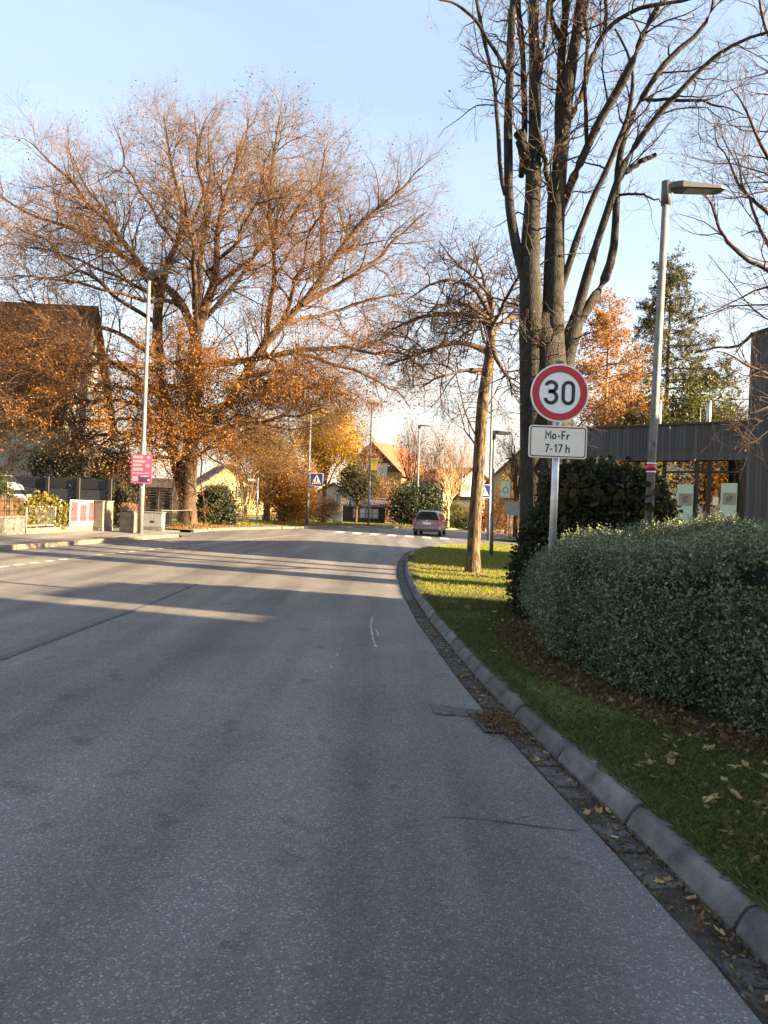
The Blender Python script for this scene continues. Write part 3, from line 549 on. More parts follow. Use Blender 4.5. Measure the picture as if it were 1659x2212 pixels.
# ------------------------------------------------------------------ left pavement furniture
def cab(name, base, sx, sy, sz, rz, m, label, lid=True):
    t = thing(name, base, label, 'utility box'); b = Vector(base); ca, sa = math.cos(rz), math.sin(rz); q = lambda x, y: (b.x+x*ca-y*sa, b.y+x*sa+y*ca)
    MB().box((b.x, b.y, b.z+.06), (sx+.02, sy+.02, .12), rz).build('plinth', 'concrete', t)
    bo = MB().box((b.x, b.y, b.z+.12+(sz-.12)/2), (sx, sy, sz-.12), rz, .01).build('housing', m, t)
    MB().box((b.x, b.y, b.z+sz+.02), (sx+.05, sy+.06, .045), rz, .012).build('lid', m, t)
    for s in (-1, 1):
        c = q(s*sx*.245, -sy/2-.006); MB().box((c[0], c[1], b.z+.12+(sz-.12)/2), (sx*.47, .014, sz-.2), rz, .004).build('door', m, bo)
        c = q(s*sx*.06, -sy/2-.02); MB().box((c[0], c[1], b.z+sz*.5), (.03, .02, .1), rz).build('handle', 'iron', bo)
    return t
BL = lambda Y: np.array([-11.5+(Y-22.5)*.115, Y])           # property line along the pavement
brz = math.atan2(1, .115)                                   # direction of that line
def bl(Y, out=0, z=0): p = BL(Y); return (p[0]+out*.993, p[1]-out*.114, gz(p[0])+.095+z)
def lbox(mb, Y0, Y1, z0, z1, th, out=0): a, b = bl(Y0, out), bl(Y1, out); m = ((a[0]+b[0])/2, (a[1]+b[1])/2, a[2]+(z0+z1)/2); return mb.box(m, (math.dist(a[:2], b[:2]), th, z1-z0), brz, .01)
wl = thing('garden_wall', bl(22), 'old concrete garden wall under the reed screen', 'wall')
for i in range(4): lbox(MB(), 19.6+i*1.07, 19.6+(i+1)*1.07-.012, -.05, .5, .22).build('wall_block', 'concrete_old', wl)
lbox(MB(), 19.6, 23.88, .5, .56, .26).build('coping', 'concrete_old', wl)
rs = thing('reed_screen', bl(22, 0, .56), 'brown reed screen standing on the concrete garden wall', 'fence')
rd = proto(MB().box((0, 0, .3), (.016, .016, .6)), 'reed', 'reed')
for i in range(150):
    p = bl(19.6+i*.0286, random.uniform(-.02, .02), .56); inst(rd, 'reed', p, random.random(), rs, (1, 1, random.uniform(.9, 1.08)))
for z in (.15, .45): lbox(MB(), 19.6, 23.85, .56+z, .575+z, .03, .03).build('binding_wire', 'iron', rs)
lw = thing('low_wall', bl(26.5), 'low sunlit kerb wall under the mesh panel and poster boards', 'wall')
for i in range(5): lbox(MB(), 23.95+i*1.0, 23.95+(i+1)*1.0-.01, -.05, .17, .2).build('wall_block', 'concrete_warm', lw)
mp_ = thing('mesh_panel', bl(24.9, .02, .17), 'framed wire mesh panel with yellow leaves behind it', 'fence')
for z in (.24, .86): lbox(MB(), 24.02, 25.72, z-.02, z+.03, .04, .02).build('rail', 'galv_dull', mp_)
for Y in (24.04, 25.7): lbox(MB(), Y-.02, Y+.03, .17, .9, .05, .02).build('upright', 'white_frame', mp_)
wm = MB()
for i in range(-8, 18):
    for sgn in (1, -1):
        y0, y1, z0, z1 = 24.05+i*.1, 24.05+i*.1+.6, .26, .85
        if sgn < 0: z0, z1 = z1, z0
        f0 = max(0, (24.05-y0)/.6); f1 = min(1, (25.68-y0)/.6)
        if f1 > f0: wm.bar(bl(y0+f0*.6, .02, z0+f0*(z1-z0)), bl(y0+f1*.6, .02, z0+f1*(z1-z0)), .007, .007)
tag(wm.build('wire_mesh', 'galv_dull', mp_), kind='stuff')
solo(lbox(MB(), 25.9, 26.06, .17, 1.12, .14).build('gate_post', 'cabinet'), 'pale square post between mesh panel and poster boards', 'post')
for i, (Y0, lab) in enumerate(((26.5, 'red poster board next to the pale square post'), (27.12, 'middle red poster board of the row of three'), (27.74, 'red poster board partly behind the beige cabinet'))):
    pb_ = thing('poster_board', bl(Y0+.28, .09, .17), lab, 'poster'); fr = lbox(MB(), Y0, Y0+.57, .17, 1.12, .03, .09).build('board', 'white_frame', pb_)
    lbox(MB(), Y0+.06, Y0+.51, .27, 1.04, .012, .108).build('poster_print', 'poster_art', fr); lbox(MB(), Y0+.12, Y0+.45, .3, .36, .006, .116).build('print_line', 'poster_pale', fr)
    if i == 1: lbox(MB(), Y0+.08, Y0+.49, .94, 1.0, .006, .116).build('print_line', 'poster_pale', fr)
cab('cable_cabinet', bl(28.55, .3), .8, .34, 1.08, brz+math.pi, 'cabinet', 'beige cable cabinet at the end of the poster boards')
pil = thing('planter_pillar', G(276, 1150, .095), 'square concrete planter with dry grass beside the lamp', 'planter')
b = pil.location; MB().box((b.x, b.y, b.z+.38), (.52, .5, .76), .12, .02).build('pillar', 'concrete_warm', pil); MB().box((b.x, b.y, b.z+.78), (.44, .42, .05), .12).build('soil', 'soil', pil)
r = np.random.default_rng(3); tb = np.array([b.x, b.y, b.z+.8])+np.c_[r.normal(0, .12, (160, 2)), np.zeros(160)]; tp = tb+np.c_[r.normal(0, .12, (160, 2)), .12+.2*r.random(160)]
Acc().tubes(np.stack([tb, tp], 1), np.full((160, 2), .006)).build('dry_grass', 'bark_warm', pil)
pil2 = thing('gate_pillar', G(292, 1149, .095), 'narrow pale gate pillar between planter and lamp', 'post'); b = pil2.location
MB().box((b.x, b.y+.3, b.z+.38), (.2, .3, .76), .1, .02).build('pillar', 'concrete_warm', pil2); MB().box((b.x, b.y+.3, b.z+.78), (.26, .36, .05), .1, .01).build('cap', 'concrete_warm', pil2)
g0 = G(328, 1146, .095); gbx = cab('grit_box', (g0[0], g0[1]+.3, g0[2]), .75, .5, .72, .05, 'cabinet_grey', 'grey roadside box behind the poster lamp')
# dark garage gate wall
GY = 31.6
def gpan(x0, x1, z0, z1, Y, th=.06): a, b = at(x0, 1060, Y)[0], at(x1, 1060, Y)[0]; return MB().box(((a+b)/2, Y, (z0+z1)/2), (b-a, th, z1-z0), 0, .01)
gzl = gz(-13)+.05; gw = thing('gate_wall', (at(150, 1060, GY)[0], GY, gzl), 'anthracite metal gate wall behind poster boards and van', 'gate')
for i in range(3): gpan(40+i*64, 40+(i+1)*64-1, gzl+.03, gzl+1.52, GY).build('lower_panel', 'anthracite_light', gw)
for i in range(3): gpan(30+i*67.5, 30+(i+1)*67.5-.6, gzl+1.55, gzl+1.98, GY+.02).build('upper_panel', 'anthracite', gw)
for x in (98, 165, 234): gpan(x, x+8, gzl, gzl+2.02, GY-.06, .1).build('post', 'anthracite', gw)
sf = thing('dark_fence', (at(270, 1060, 33.4)[0], 33.4, gzl), 'dark panel fence between gate wall and wooden slat fence', 'fence')
for i in range(3): gpan(243+i*22, 243+(i+1)*22-.6, gzl, gzl+1.95, 33.4).build('panel', 'anthracite', sf)
for x in (243, 306): gpan(x, x+5, gzl, gzl+2.0, 33.3, .1).build('post', 'anthracite', sf)
wf = thing('slat_fence', (at(345, 1060, 36)[0], 36, gz(-11)), 'brown wooden slat fence panel left of the beech trunk', 'fence'); z0 = gz(-11)+.05
for i in range(15): gpan(312, 372, z0+.1+i*.118, z0+.1+i*.118+.098, 36+(.012 if i % 2 else 0), .025).build('slat', 'wood_dark', wf)
for x in (312, 341, 371): gpan(x, x+3, z0, z0+1.9, 35.94, .05).build('post', 'wood_dark', wf)
ra = thing('metal_railing', (-9.9, 37, gz(-9.9)), 'low dark metal railing along the path below the beech', 'railing')
A, B = np.array([-9.95, 33.9]), np.array([-10.05, 41.]);
for z in (.12, .78): MB().bar((*A, gz(-10)+.07+z), (*B, gz(-10)+.07+z), .03, .03).build('rail', 'galv_dull' if z > .5 else 'iron', ra)
rb = proto(MB().box((0, 0, .4), (.022, .022, .78)), 'bar', 'iron')
for i in range(26): p = A+(B-A)*i/25; inst(rb, 'bar', (p[0], p[1], gz(p[0])+.06), 0, ra, (1.6, 1.6, 1.02) if i % 5 == 0 else None)
c0 = G(729, 1130, .05); cab('switch_cabinet', c0, .75, .4, 1.5, 0, 'cabinet_grey', 'tall pale grey switch cabinet before the garden shed')
# ------------------------------------------------------------------ vehicles
def loft(secs, m, name, parent, smooth=True):
    """secs: list of closed outlines with equal point count"""
    n = len(secs[0]); V = [p for s in secs for p in s]; F = [(i*n+j, i*n+(j+1) % n, (i+1)*n+(j+1) % n, (i+1)*n+j) for i in range(len(secs)-1) for j in range(n)]
    F += [tuple(range(n-1, -1, -1)), tuple((len(secs)-1)*n+j for j in range(n))]
    return MB().add(V, F).build(name, m, parent, smooth)
def make_car(loc, rz, label):
    root = thing('parked_car' if False else 'car', loc, label, 'car'); ca, sa = math.cos(rz), math.sin(rz); o = Vector(loc)
    q = lambda x, y, z: (o.x+x*ca-y*sa, o.y+x*sa+y*ca, o.z+z)       # local: y forward, x right
    def sec(y, hw, z0, zb, hr, zr):    # body outline: sill, belt, roof
        h = [(hw*.9, z0), (hw*.985, z0+.14), (hw, z0+.36), (hw*.985, zb-.05), (hw*.95, zb)]
        g = [(hr+(hw*.95-hr)*.12, zr-.1), (hr*.94, zr-.025), (hr*.6, zr)] if zr > zb+.06 else [(hw*.85, zb+.015), (hw*.6, zb+.03), (hw*.3, zb+.035)]
        r = h+g; return [q(x, y, z) for x, z in r]+[q(-x, y, z) for x, z in r[::-1]]
    S = [(-2.12, .74, .42, .78, .5, .8), (-2.09, .8, .34, .86, .5, .88), (-2.0, .845, .3, .95, .57, 1.06), (-1.86, .862, .27, .965, .58, 1.32), (-1.66, .868, .25, .965, .585, 1.47), (-1.3, .87, .24, .96, .6, 1.52), (-.3, .87, .24, .95, .61, 1.545), (.45, .87, .24, .94, .58, 1.5), (.8, .868, .24, .94, .52, 1.34), (1.25, .86, .25, .93, .5, 1.0), (1.45, .855, .25, .92, .5, .93), (1.9, .82, .27, .82, .5, .84), (2.1, .72, .33, .68, .5, .7)]
    loft([sec(*s) for s in S], 'car_paint', 'body', root)
    def pane(pts, name, m='car_glass', par=root): return MB().add([q(*p) for p in pts], [tuple(range(len(pts)))]).build(name, m, par)
    pane([(-.72, -2.05, .975), (.72, -2.05, .975), (.66, -1.995, 1.12), (.54, -1.83, 1.39), (.3, -1.8, 1.425), (-.3, -1.8, 1.425), (-.54, -1.83, 1.39), (-.66, -1.995, 1.12)], 'rear_window')
    for s in (1, -1):
        for y0, y1, n_ in ((-1.55, -1.05, 'quarter_window'), (-1.0, -.12, 'rear_side_window'), (-.04, .78, 'front_side_window')):
            xb, xt = s*.845, s*.69; t = .86 if n_ != 'front_side_window' else .45
            pane([(xb, y0, .985), (xb, y1, .985), (xt, y1*t+(1-t)*y0 if y1 > 0 else y1, 1.4), (xt, y0+.12 if n_ == 'quarter_window' else y0, 1.4)][::s], n_)
        tl = MB().add([q(s*.56, -2.11, .9), q(s*.72, -2.09, .93), q(s*.83, -1.99, 1.06), q(s*.88, -1.9, .97), q(s*.89, -1.94, .74), q(s*.84, -2.11, .68), q(s*.64, -2.14, .7)], [(0, 1, 5, 6), (1, 2, 3), (1, 3, 4, 5)]).build('tail_light', 'tail_red', root)
        mb = MB().box(q(s*.98, .62, 1.0), (.2, .12, .15), rz, .03).build('mirror', 'car_paint', root)
        for y in (-1.3, 1.28):
            c = Vector(q(s*.75, y, .31)); ax = Vector((ca, sa, 0))
            wt = MB().tube([c-ax*.1, c-ax*.08, c+ax*.08, c+ax*.1], [.27, .31, .31, .27], 24).build('wheel', 'tyre', root); MB().tube([c+ax*s*.098, c+ax*s*.106], [.2, .19], 20).build('rim', 'rim', wt)
        MB().tube([q(s*.56, -1.3, 1.545), q(s*.57, -1.2, 1.57), q(s*.57, .2, 1.58), q(s*.55, .35, 1.545)], .014, 6).build('roof_rail', 'lamp_grey', root)
    bm = loft([[q(x, y, z) for x, z in ((hw, .3), (hw*1.01, .45), (hw, .66), (-hw, .66), (-hw*1.01, .45), (-hw, .3))] for y, hw in ((-2.17, .68), (-2.155, .78), (-2.05, .855), (-1.75, .872))], 'car_paint', 'rear_bumper', root)
    MB().box(q(0, -2.1, .3), (1.3, .1, .1), rz, .02).build('diffuser', 'car_black', root)
    MB().box(q(0, -2.14, .755), (.53, .02, .115), rz).build('number_plate', 'plate', root); MB().box(q(-.25, -2.152, .755), (.035, .006, .105), rz).build('plate_band', 'eu_blue', root)
    MB().box(q(0, -2.13, .84), (.78, .03, .035), rz, .01).build('chrome_bar', 'chrome', root); MB().tube([q(0, -2.08, .93), q(0, -2.1, .93)], .045, 16).build('badge', 'chrome', root)
    MB().bar(q(.02, -2.0, .99), q(.4, -1.93, 1.09), .02, .02).build('wiper', 'car_black', root); MB().box(q(0, -1.72, 1.475), (.95, .14, .03), rz, .01).build('spoiler', 'car_paint', root)
    MB().tube([q(0, -1.45, 1.53), q(0, -1.55, 1.58)], [.02, .008], 6).build('aerial', 'car_black', root)
    return root
cp = G(932, 1158); make_car((2.98, 48.2, gz(2.98)+.003), math.radians(-10), 'grey brown estate car seen from behind just past the zebra crossing')
def make_van(loc, label):
    root = thing('van', loc, label, 'van'); o = Vector(loc); q = lambda x, y, z: (o.x+x, o.y+y, o.z+z)     # faces +x
    prof = [(-2.2, .35), (-2.25, .9), (-2.2, 1.75), (-2.0, 1.92), (.2, 1.97), (.75, 1.86), (1.15, 1.5), (1.5, 1.1), (1.95, .98), (2.15, .8), (2.18, .4), (1.9, .28), (-1.9, .28)]
    secs = []
    for y, k, dz in ((-.9, .93, -.06), (-.84, .99, -.015), (-.5, 1, 0), (.5, 1, 0), (.84, .99, -.015), (.9, .93, -.06)):
        secs.append([q(x*k if abs(x) > 1.5 else x, y*(1 if z < 1.05 else .93), z+(dz if z > 1.2 else 0)) for x, z in prof])
    loft(secs, 'van_white', 'body', root, False)
    for s in (-1, 1):
        for xs in ([(-.1, 1.15), (-.1, 1.75), (.35, 1.75), (.72, 1.62), (1.12, 1.15)], [(-1.2, 1.15), (-1.2, 1.75), (-.2, 1.75), (-.2, 1.15)], [(-2.05, 1.15), (-2.02, 1.72), (-1.3, 1.75), (-1.3, 1.15)]):
            MB().add([q(x, s*(.892-.06*(z > 1.3)), z) for x, z in (xs if s < 0 else xs[::-1])], [tuple(range(len(xs)))]).build('side_window', 'car_glass', root)
        for x in (-1.4, 1.35):
            c = Vector(q(x, s*.8, .32)); ax = Vector((0, 1, 0)); wt = MB().tube([c-ax*.1, c+ax*.1], .32, 20).build('wheel', 'tyre', root); MB().tube([c+ax*s*.1, c+ax*s*.108], .2, 16).build('rim', 'rim', wt)
        MB().box(q(2.05, s*.6, .82), (.18, .32, .18), 0, .04).build('headlight', 'lamp_glass', root); MB().box(q(.95, s*1.0, 1.2), (.12, .2, .24), 0, .03).build('mirror', 'car_black', root)
    MB().add([q(.82, -.76, 1.83), q(1.47, -.8, 1.15), q(1.47, .8, 1.15), q(.82, .76, 1.83)], [(0, 1, 2, 3)]).build('windscreen', 'car_glass', root)
    return root
vx = at(86, 1080, 28.6)[0]; make_van((vx-2.2, 28.6, gz(vx-2.2)+.1), 'white van behind the ivy-grown mesh panel')
# ------------------------------------------------------------------ dark timber building on the right
FA, FB = np.array([5.95, 22.9]), np.array([9.47, 20.0]); FU = (FB-FA)/np.linalg.norm(FB-FA); FN = np.array([FU[1], -FU[0]])  # FN points to the street
if FN[1] > 0: FN = -FN
FL = float(np.linalg.norm(FB-FA)); frz = math.atan2(FU[1], FU[0])
def fp(u, v, z=0): p = FA+FU*u-FN*v; return (p[0], p[1], z)
def ux(xp):
    d = ray(xp, 1050)[:2]; M = np.array([[d[0], -FU[0]], [d[1], -FU[1]]]); return float(np.linalg.solve(M, FA)[1])
def fbox(mb, u0, u1, v0, v1, z0, z1): c = fp((u0+u1)/2, (v0+v1)/2); return mb.box((c[0], c[1], (z0+z1)/2), (u1-u0, v1-v0, z1-z0), frz)
ZB, ZT, ZG, ZTW = 3.22, 4.19, gz(8)+.07, 6.5; U0, U1, U2, DP, TD = -1.3, FL, FL+2.2, 7.5, 2.6
hall = thing('timber_pavilion', fp(2, 0, ZG), 'low flat-roofed pavilion clad in dark vertical boards with glass front', 'building')
fbox(MB(), U0+.1, U1, .03, DP, ZB+.02, ZT).build('roof_block', 'clad_cap', hall)
fbox(MB(), U0-.03, U1+.02, -.06, DP+.05, ZT+.002, ZT+.05).build('roof_edge', 'clad_cap', hall)
fbox(MB(), U1, U2+5, TD, DP, ZG, ZT-.1).build('rear_block', 'clad_cap', hall); fbox(MB(), U1, U2, .03, TD, ZG, ZTW).build('tower_core', 'clad_cap', hall)
fbox(MB(), U1-.03, U2+.03, -.03, TD+.05, ZTW+.002, ZTW+.05).build('tower_cap', 'clad_cap', hall)
bdp = proto(MB().box((0, 0, .5), (.094, .026, 1)), 'board', 'clad'); br = random.Random(4); u = U0
while u < U1-.05:
    c = fp(u+.05, br.uniform(-.004, .004)); inst(bdp, 'board', (c[0], c[1], ZB-.02), frz, hall, (1, 1, ZT-ZB+.015)); u += .1
u = U1+.02
while u < U2-.05:
    c = fp(u+.05, br.uniform(-.004, .004)); inst(bdp, 'board', (c[0], c[1], ZG), frz, hall, (1, 1, ZTW-ZG-.005)); u += .1
v = .05
while v < TD-.1:                                    # boards on the tower flank above the roof
    c = fp(U1-.005, v+.05); inst(bdp, 'board', (c[0], c[1], ZT+.06), frz+math.pi/2, hall, (1, 1, ZTW-ZT-.07)); v += .1
fbox(MB(), U0+.1, U1-.02, DP-.1, DP, ZG, ZB).build('back_wall', 'interior', hall); fbox(MB(), U0+.02, U0+.12, .3, DP-.1, ZG, ZB).build('end_wall', 'clad_cap', hall)
fbox(MB(), U0+.12, U1-.02, .2, DP-.1, ZG+.005, ZG+.05).build('floor_slab', 'interior', hall)
gv = .22; ms = [U0+.2, ux(1300), ux(1365), ux(1428), ux(1499), ux(1526), ux(1595), U1-.05]
for i, uu in enumerate(ms): fbox(MB(), uu-.04, uu+.04, gv-.06, gv+.06, ZG+.05, ZB+.02).build('mullion', 'frame_black', hall)
for a, b in zip(ms[:-1], ms[1:]):
    g = fbox(MB(), a+.04, b-.04, gv-.008, gv+.008, ZG+.1, ZB+.02).build('pane', 'shop_glass', hall)
    fbox(MB(), a+.041, b-.041, gv-.04, gv+.04, ZG+.052, ZG+.13).build('bottom_rail', 'frame_black', g); zt = at(1460, 1018, 21)[2]; fbox(MB(), a+.041, b-.041, gv-.035, gv+.035, zt-.03, zt+.03).build('transom', 'frame_black', g)
for xa, xb, lab in ((1461, 1496, 'mint green display board with framed picture left of the glass door'), (1556, 1591, 'mint green display board with framed picture right of the glass door')):
    a, b = ux(xa), ux(xb); zt = at((xa+xb)/2, 1046, 21)[2]; c = fp((a+b)/2, .1, ZG+.08)
    t = thing('display_board', c, lab, 'display board'); bo = fbox(MB(), a, b, .08, .12, ZG+.02, zt).build('board', 'panel_mint', t)
    m = (a+b)/2+.02; w_ = (b-a)*.4; zc = zt-.42; fr = fbox(MB(), m-w_, m+w_, .065, .078, zc-w_*.95, zc+w_*.95).build('picture_frame', 'white_frame', bo); fbox(MB(), m-w_*.45, m+w_*.5, .058, .064, zc-w_*.5, zc+w_*.55).build('picture', 'photo_dark', fr)
nc = ux(1542); zt = at(1542, 1084, 21)[2]; solo(fbox(MB(), nc-.07, nc+.08, .19, .2, zt-.1, zt+.12).build('paper_notice', 'sign_cream_sunwarm'), 'small cream notice stuck low on the glass front', 'notice')
for xp, lab in ((1423, 'bright metal roof flue beside the near lamp pole'), (1530, 'bright metal roof flue on the pavilion roof before green trees')):
    u_ = ux(xp); t_ = at(xp, 868, 23.); c = at(xp, 912, 23.); f = thing('roof_flue', (c[0], 23., ZT+.05), lab, 'flue'); MB().tube([(c[0], 23., ZT-.02), (c[0], 23., t_[2])], .07, 14).build('pipe', 'galv', f, True); MB().tube([(c[0], 23., t_[2]), (c[0], 23., t_[2]+.04)], [.085, .06], 14).build('cap', 'galv_dull', f)
c = at(1512, 912, 23.2); t_ = at(1512, 880, 23.2); an = thing('roof_mast', (c[0], 23.2, ZT+.05), 'thin mast with small round head on the pavilion roof', 'mast'); MB().tube([(c[0], 23.2, ZT-.02), (c[0], 23.2, t_[2])], .012, 6).build('rod', 'galv_dull', an); MB().tube([(c[0], 23.2, t_[2]), (c[0], 23.2, t_[2]+.05), (c[0], 23.2, t_[2]+.1)], [.03, .07, .03], 10).build('head', 'lamp_grey', an)
# unseen blocks added right of and behind the viewer to shade the street
def block(name, s0, s1, q0, q1, h, label):
    a = np.array([SD.x, SD.y])/math.hypot(SD.x, SD.y); b = np.array([-a[1], a[0]]); rz = math.atan2(a[1], a[0]); pt = lambda s, q: a*s+b*q
    c = pt((s0+s1)/2, (q0+q1)/2); z = gz(c[0])-.35; t = thing(name, (c[0], c[1], z), label, 'building')
    MB().box((c[0], c[1], z+h/2), (s1-s0, q1-q0, h), rz).build('wall', 'plaster_grey', t); MB().box((c[0], c[1], z+h+.08), (s1-s0+.5, q1-q0+.1, .16), rz).build('roof', 'clad_cap', t)
    for k in range(int((q1-q0)//2.4)):
        p = pt(s0, q0+1.2+k*2.4); w_ = MB().box((p[0], p[1], z+1.9), (.08, 1.3, 1.4), rz).build('window', 'white_frame', t); p = pt(s0-.03, q0+1.2+k*2.4); MB().box((p[0], p[1], z+1.9), (.07, 1.14, 1.24), rz).build('pane', 'window_glass', w_)
block('shade_block_wide', 11.5, 30, -18, 9.35, 8.2, 'unseen grey rendered block with flat roof and white windows, added to shade the street')
block('shade_block_narrow', 13, 18, 9.98, 12.1, 7.2, 'unseen narrow grey rendered block with flat roof, added to shade a band of the road')  # unseen, added to carry the dark band across the road
# ------------------------------------------------------------------ houses
def house(name, A, B, hw, eave, ridge, wallm, roofm, label, wins=(), over=.45, gable=None, chim=None, z0=None):
    """A, B: ends of the ridge on plan; gable wall at A faces away from B"""
    A, B = np.array(A, float), np.array(B, float); X = (B-A)/np.linalg.norm(B-A); N = np.array([-X[1], X[0]]); Ln = np.linalg.norm(B-A); z0 = gz(max(min(A[0], 40), -40))-.1 if z0 is None else z0
    q = lambda u, v, z: (A[0]+X[0]*u+N[0]*v, A[1]+X[1]*u+N[1]*v, z)
    t = thing(name, q(Ln/2, 0, z0), label, 'house')
    P = [(-hw, z0), (hw, z0), (hw, eave), (0, ridge), (-hw, eave)]
    MB().prism([q(0, v, z) for v, z in P], (0, 0, 0), tuple(np.r_[X*Ln, 0])).build('wall', wallm, t)
    if gable: g = MB(); k = .45; zz = eave+(ridge-eave)*.0; g.prism([q(-.03, v, z) for v, z in [(-hw*.98, eave), (hw*.98, eave), (0, ridge-.05)]], (0, 0, 0), tuple(np.r_[-X*.05, 0])).build('gable_cladding', gable, t)
    sl = (ridge-eave)/hw; rf = None
    for s in (-1, 1):
        e = hw+over; ze = eave-over*sl; a = [q(-over, s*e, ze+.02), q(Ln+over, s*e, ze+.02), q(Ln+over, 0, ridge+.02), q(-over, 0, ridge+.02)]
        rf = MB().hexa(a+[(x, y, z+.2) for x, y, z in a]).build('roof', roofm, t)
    if chim is not None:
        c = q(chim[0], chim[1], 0); MB().box((c[0], c[1], ridge+.2), (.6, .6, 1.9)).build('chimney', chim[2], rf)
    for face_, u, z, w_, h in wins:
        if face_ == 'g': c = q(-.04, u, z); rz = math.atan2(N[1], N[0])
        elif face_ == 'l': c = q(u, hw+.02, z); rz = math.atan2(X[1], X[0])
        else: c = q(u, -hw-.02, z); rz = math.atan2(X[1], X[0])
        f = MB().box(c, (w_, .14, h), rz).build('window', 'white_frame', t)
        for k in ((-1, 1) if w_ > .9 else (0,)):
            ww = (w_-.24)/2 if k else w_-.16; MB().box((c[0]+math.cos(rz)*k*(ww/2+.04), c[1]+math.sin(rz)*k*(ww/2+.04), c[2]), (ww, .18, h-.16), rz).build('pane', 'window_glass', f)
    return t, q
house('house', (-16.7, 42.2), (-32, 41.5), 4.2, 5.6, 11.9, 'plaster_white', 'roof_brown', 'large house with steep brown roof behind the beech', [('g', -1.5, 3.2, 1.1, 1.3), ('g', 1.4, 3.2, 1.1, 1.3), ('g', 0, 6.6, 1.1, 1.3), ('l', 4, 3.3, 1.3, 1.3), ('l', 8, 3.3, 1.3, 1.3)])
a = at(808, 957, 105); house('house', (a[0], 105), (a[0]+4.2, 113), 4.4, 6.4, a[2], 'wood_warm', 'roof_red', 'house with sunlit red roof and dark timber gable', [('g', -1.5, 6.6, 1.7, 2.0), ('g', 1.4, 6.5, 1.6, 1.9), ('g', 1.3, 2.6, 1.8, 1.8)], .7, 'timber_dark', (5.8, -.5, 'plaster_white'))
a = at(1026, 1013, 98); house('house', (a[0], 98), (a[0]-5.2, 106), 5.2, a[2]-3.2, a[2], 'plaster_yellow', 'roof_dark', 'pale yellow house with sunlit gable left of the slender tree', [('g', 1.2, a[2]-2.6, .9, 1.0), ('g', -.5, a[2]-2.3, 1., 1.2)])
a = at(1140, 962, 82); house('house', (a[0], 82), (a[0]+4, 90), 4.6, a[2]-4.4, a[2], 'plaster_beige', 'roof_brown', 'beige house with plain gable behind the near multi-stemmed tree', [('g', .9, a[2]-3.3, 1.1, 1.4)])
a = at(500, 1006, 82); house('house', (a[0], 82), (a[0]-4, 92), 5.2, a[2]-3.6, a[2], 'plaster_beige', 'roof_dark', 'house with sunlit gable glimpsed behind the yellow-stemmed shrub', [('g', 1.3, 2.6, 1.2, 1.3), ('g', -1.3, 2.6, 1.2, 1.3)])
a = at(722, 1046, 92); house('house', (a[0], 92), (a[0]+2, 100), 3.2, a[2]-1.7, a[2], 'plaster_white', 'roof_dark', 'small white gable with dark roof behind the crossing sign', [('g', 0, 2.2, 1.0, 1.0)])
a = at(455, 1040, 96); house('house', (a[0], 96), (a[0]-8, 99), 4.2, a[2]-3, a[2], 'plaster_white', 'roof_dark', 'far white house seen past the beech trunk', [('g', 0, 2.2, 1.0, 1.0)])
gar = thing('garage', (at(1000, 1100, 84)[0], 84, gz(9)), 'small pinkish garage with dark flat roof below the yellow house', 'garage'); x0, x1 = at(984, 1100, 84)[0], at(1030, 1100, 84)[0]; zt = at(1000, 1080, 84)[2]
MB().box(((x0+x1)/2, 86, (zt+gz(9))/2-.1), (x1-x0, 4, zt-gz(9)+.2)).build('wall', 'plaster_pink', gar); MB().box(((x0+x1)/2, 86, zt+.2), (x1-x0+.5, 4.6, .4)).build('roof', 'roof_dark', gar); MB().box(((x0+x1)/2, 83.98, gz(9)+1.05), (2.1, .06, 2.1)).build('garage_door', 'plaster_beige', gar)
SY_ = 76.; sh = thing('garden_shed', (at(790, 1110, SY_)[0], SY_, gz(-2)), 'brown garden shed with white lattice windows and solar panels', 'shed'); xl, xr = at(738, 1110, SY_)[0], at(832, 1110, SY_)[0]; z1 = at(790, 1096, SY_)[2]
MB().box(((xl+xr)/2, SY_+1.2, (z1+gz(-2))/2-.1), (xr-xl, 2.2, z1-gz(-2)+.2)).build('wall', 'timber_dark', sh)
rz1 = at(790, 1076, SY_+1.8)[2]; MB().hexa([(xl-.2, SY_-.1, z1), (xr+.2, SY_-.1, z1), (xr+.2, SY_+2.5, rz1), (xl-.2, SY_+2.5, rz1), (xl-.2, SY_-.1, z1+.08), (xr+.2, SY_-.1, z1+.08), (xr+.2, SY_+2.5, rz1+.08), (xl-.2, SY_+2.5, rz1+.08)]).build('roof', 'roof_dark', sh)
for i in range(3):
    a0, a1 = at(757+i*15, 1090, SY_)[0], at(757+i*15+14, 1090, SY_)[0]; k = (rz1-z1)/2.6
    pnl = MB().hexa([(a0, SY_+.1, z1+.12+.2*k), (a1, SY_+.1, z1+.12+.2*k), (a1, SY_+2.2, z1+.12+2.3*k), (a0, SY_+2.2, z1+.12+2.3*k), (a0, SY_+.1, z1+.16+.2*k), (a1, SY_+.1, z1+.16+.2*k), (a1, SY_+2.2, z1+.16+2.3*k), (a0, SY_+2.2, z1+.16+2.3*k)]).build('solar_panel', 'solar', sh)
wx0, wx1 = at(762, 1108, SY_)[0], at(818, 1108, SY_)[0]; wz0, wz1 = at(790, 1120, SY_)[2], at(790, 1098, SY_)[2]
for i in range(4):
    a0, a1 = wx0+(wx1-wx0)*i/4, wx0+(wx1-wx0)*(i+1)/4; w_ = MB().box(((a0+a1)/2, SY_+.06, (wz0+wz1)/2), (a1-a0-.02, .06, wz1-wz0)).build('window', 'white_frame', sh)
    for zc in (wz0+(wz1-wz0)*.27, wz0+(wz1-wz0)*.73): MB().box(((a0+a1)/2, SY_+.05, zc), (a1-a0-.2, .09, (wz1-wz0)*.36)).build('pane', 'plaster_pink', w_)
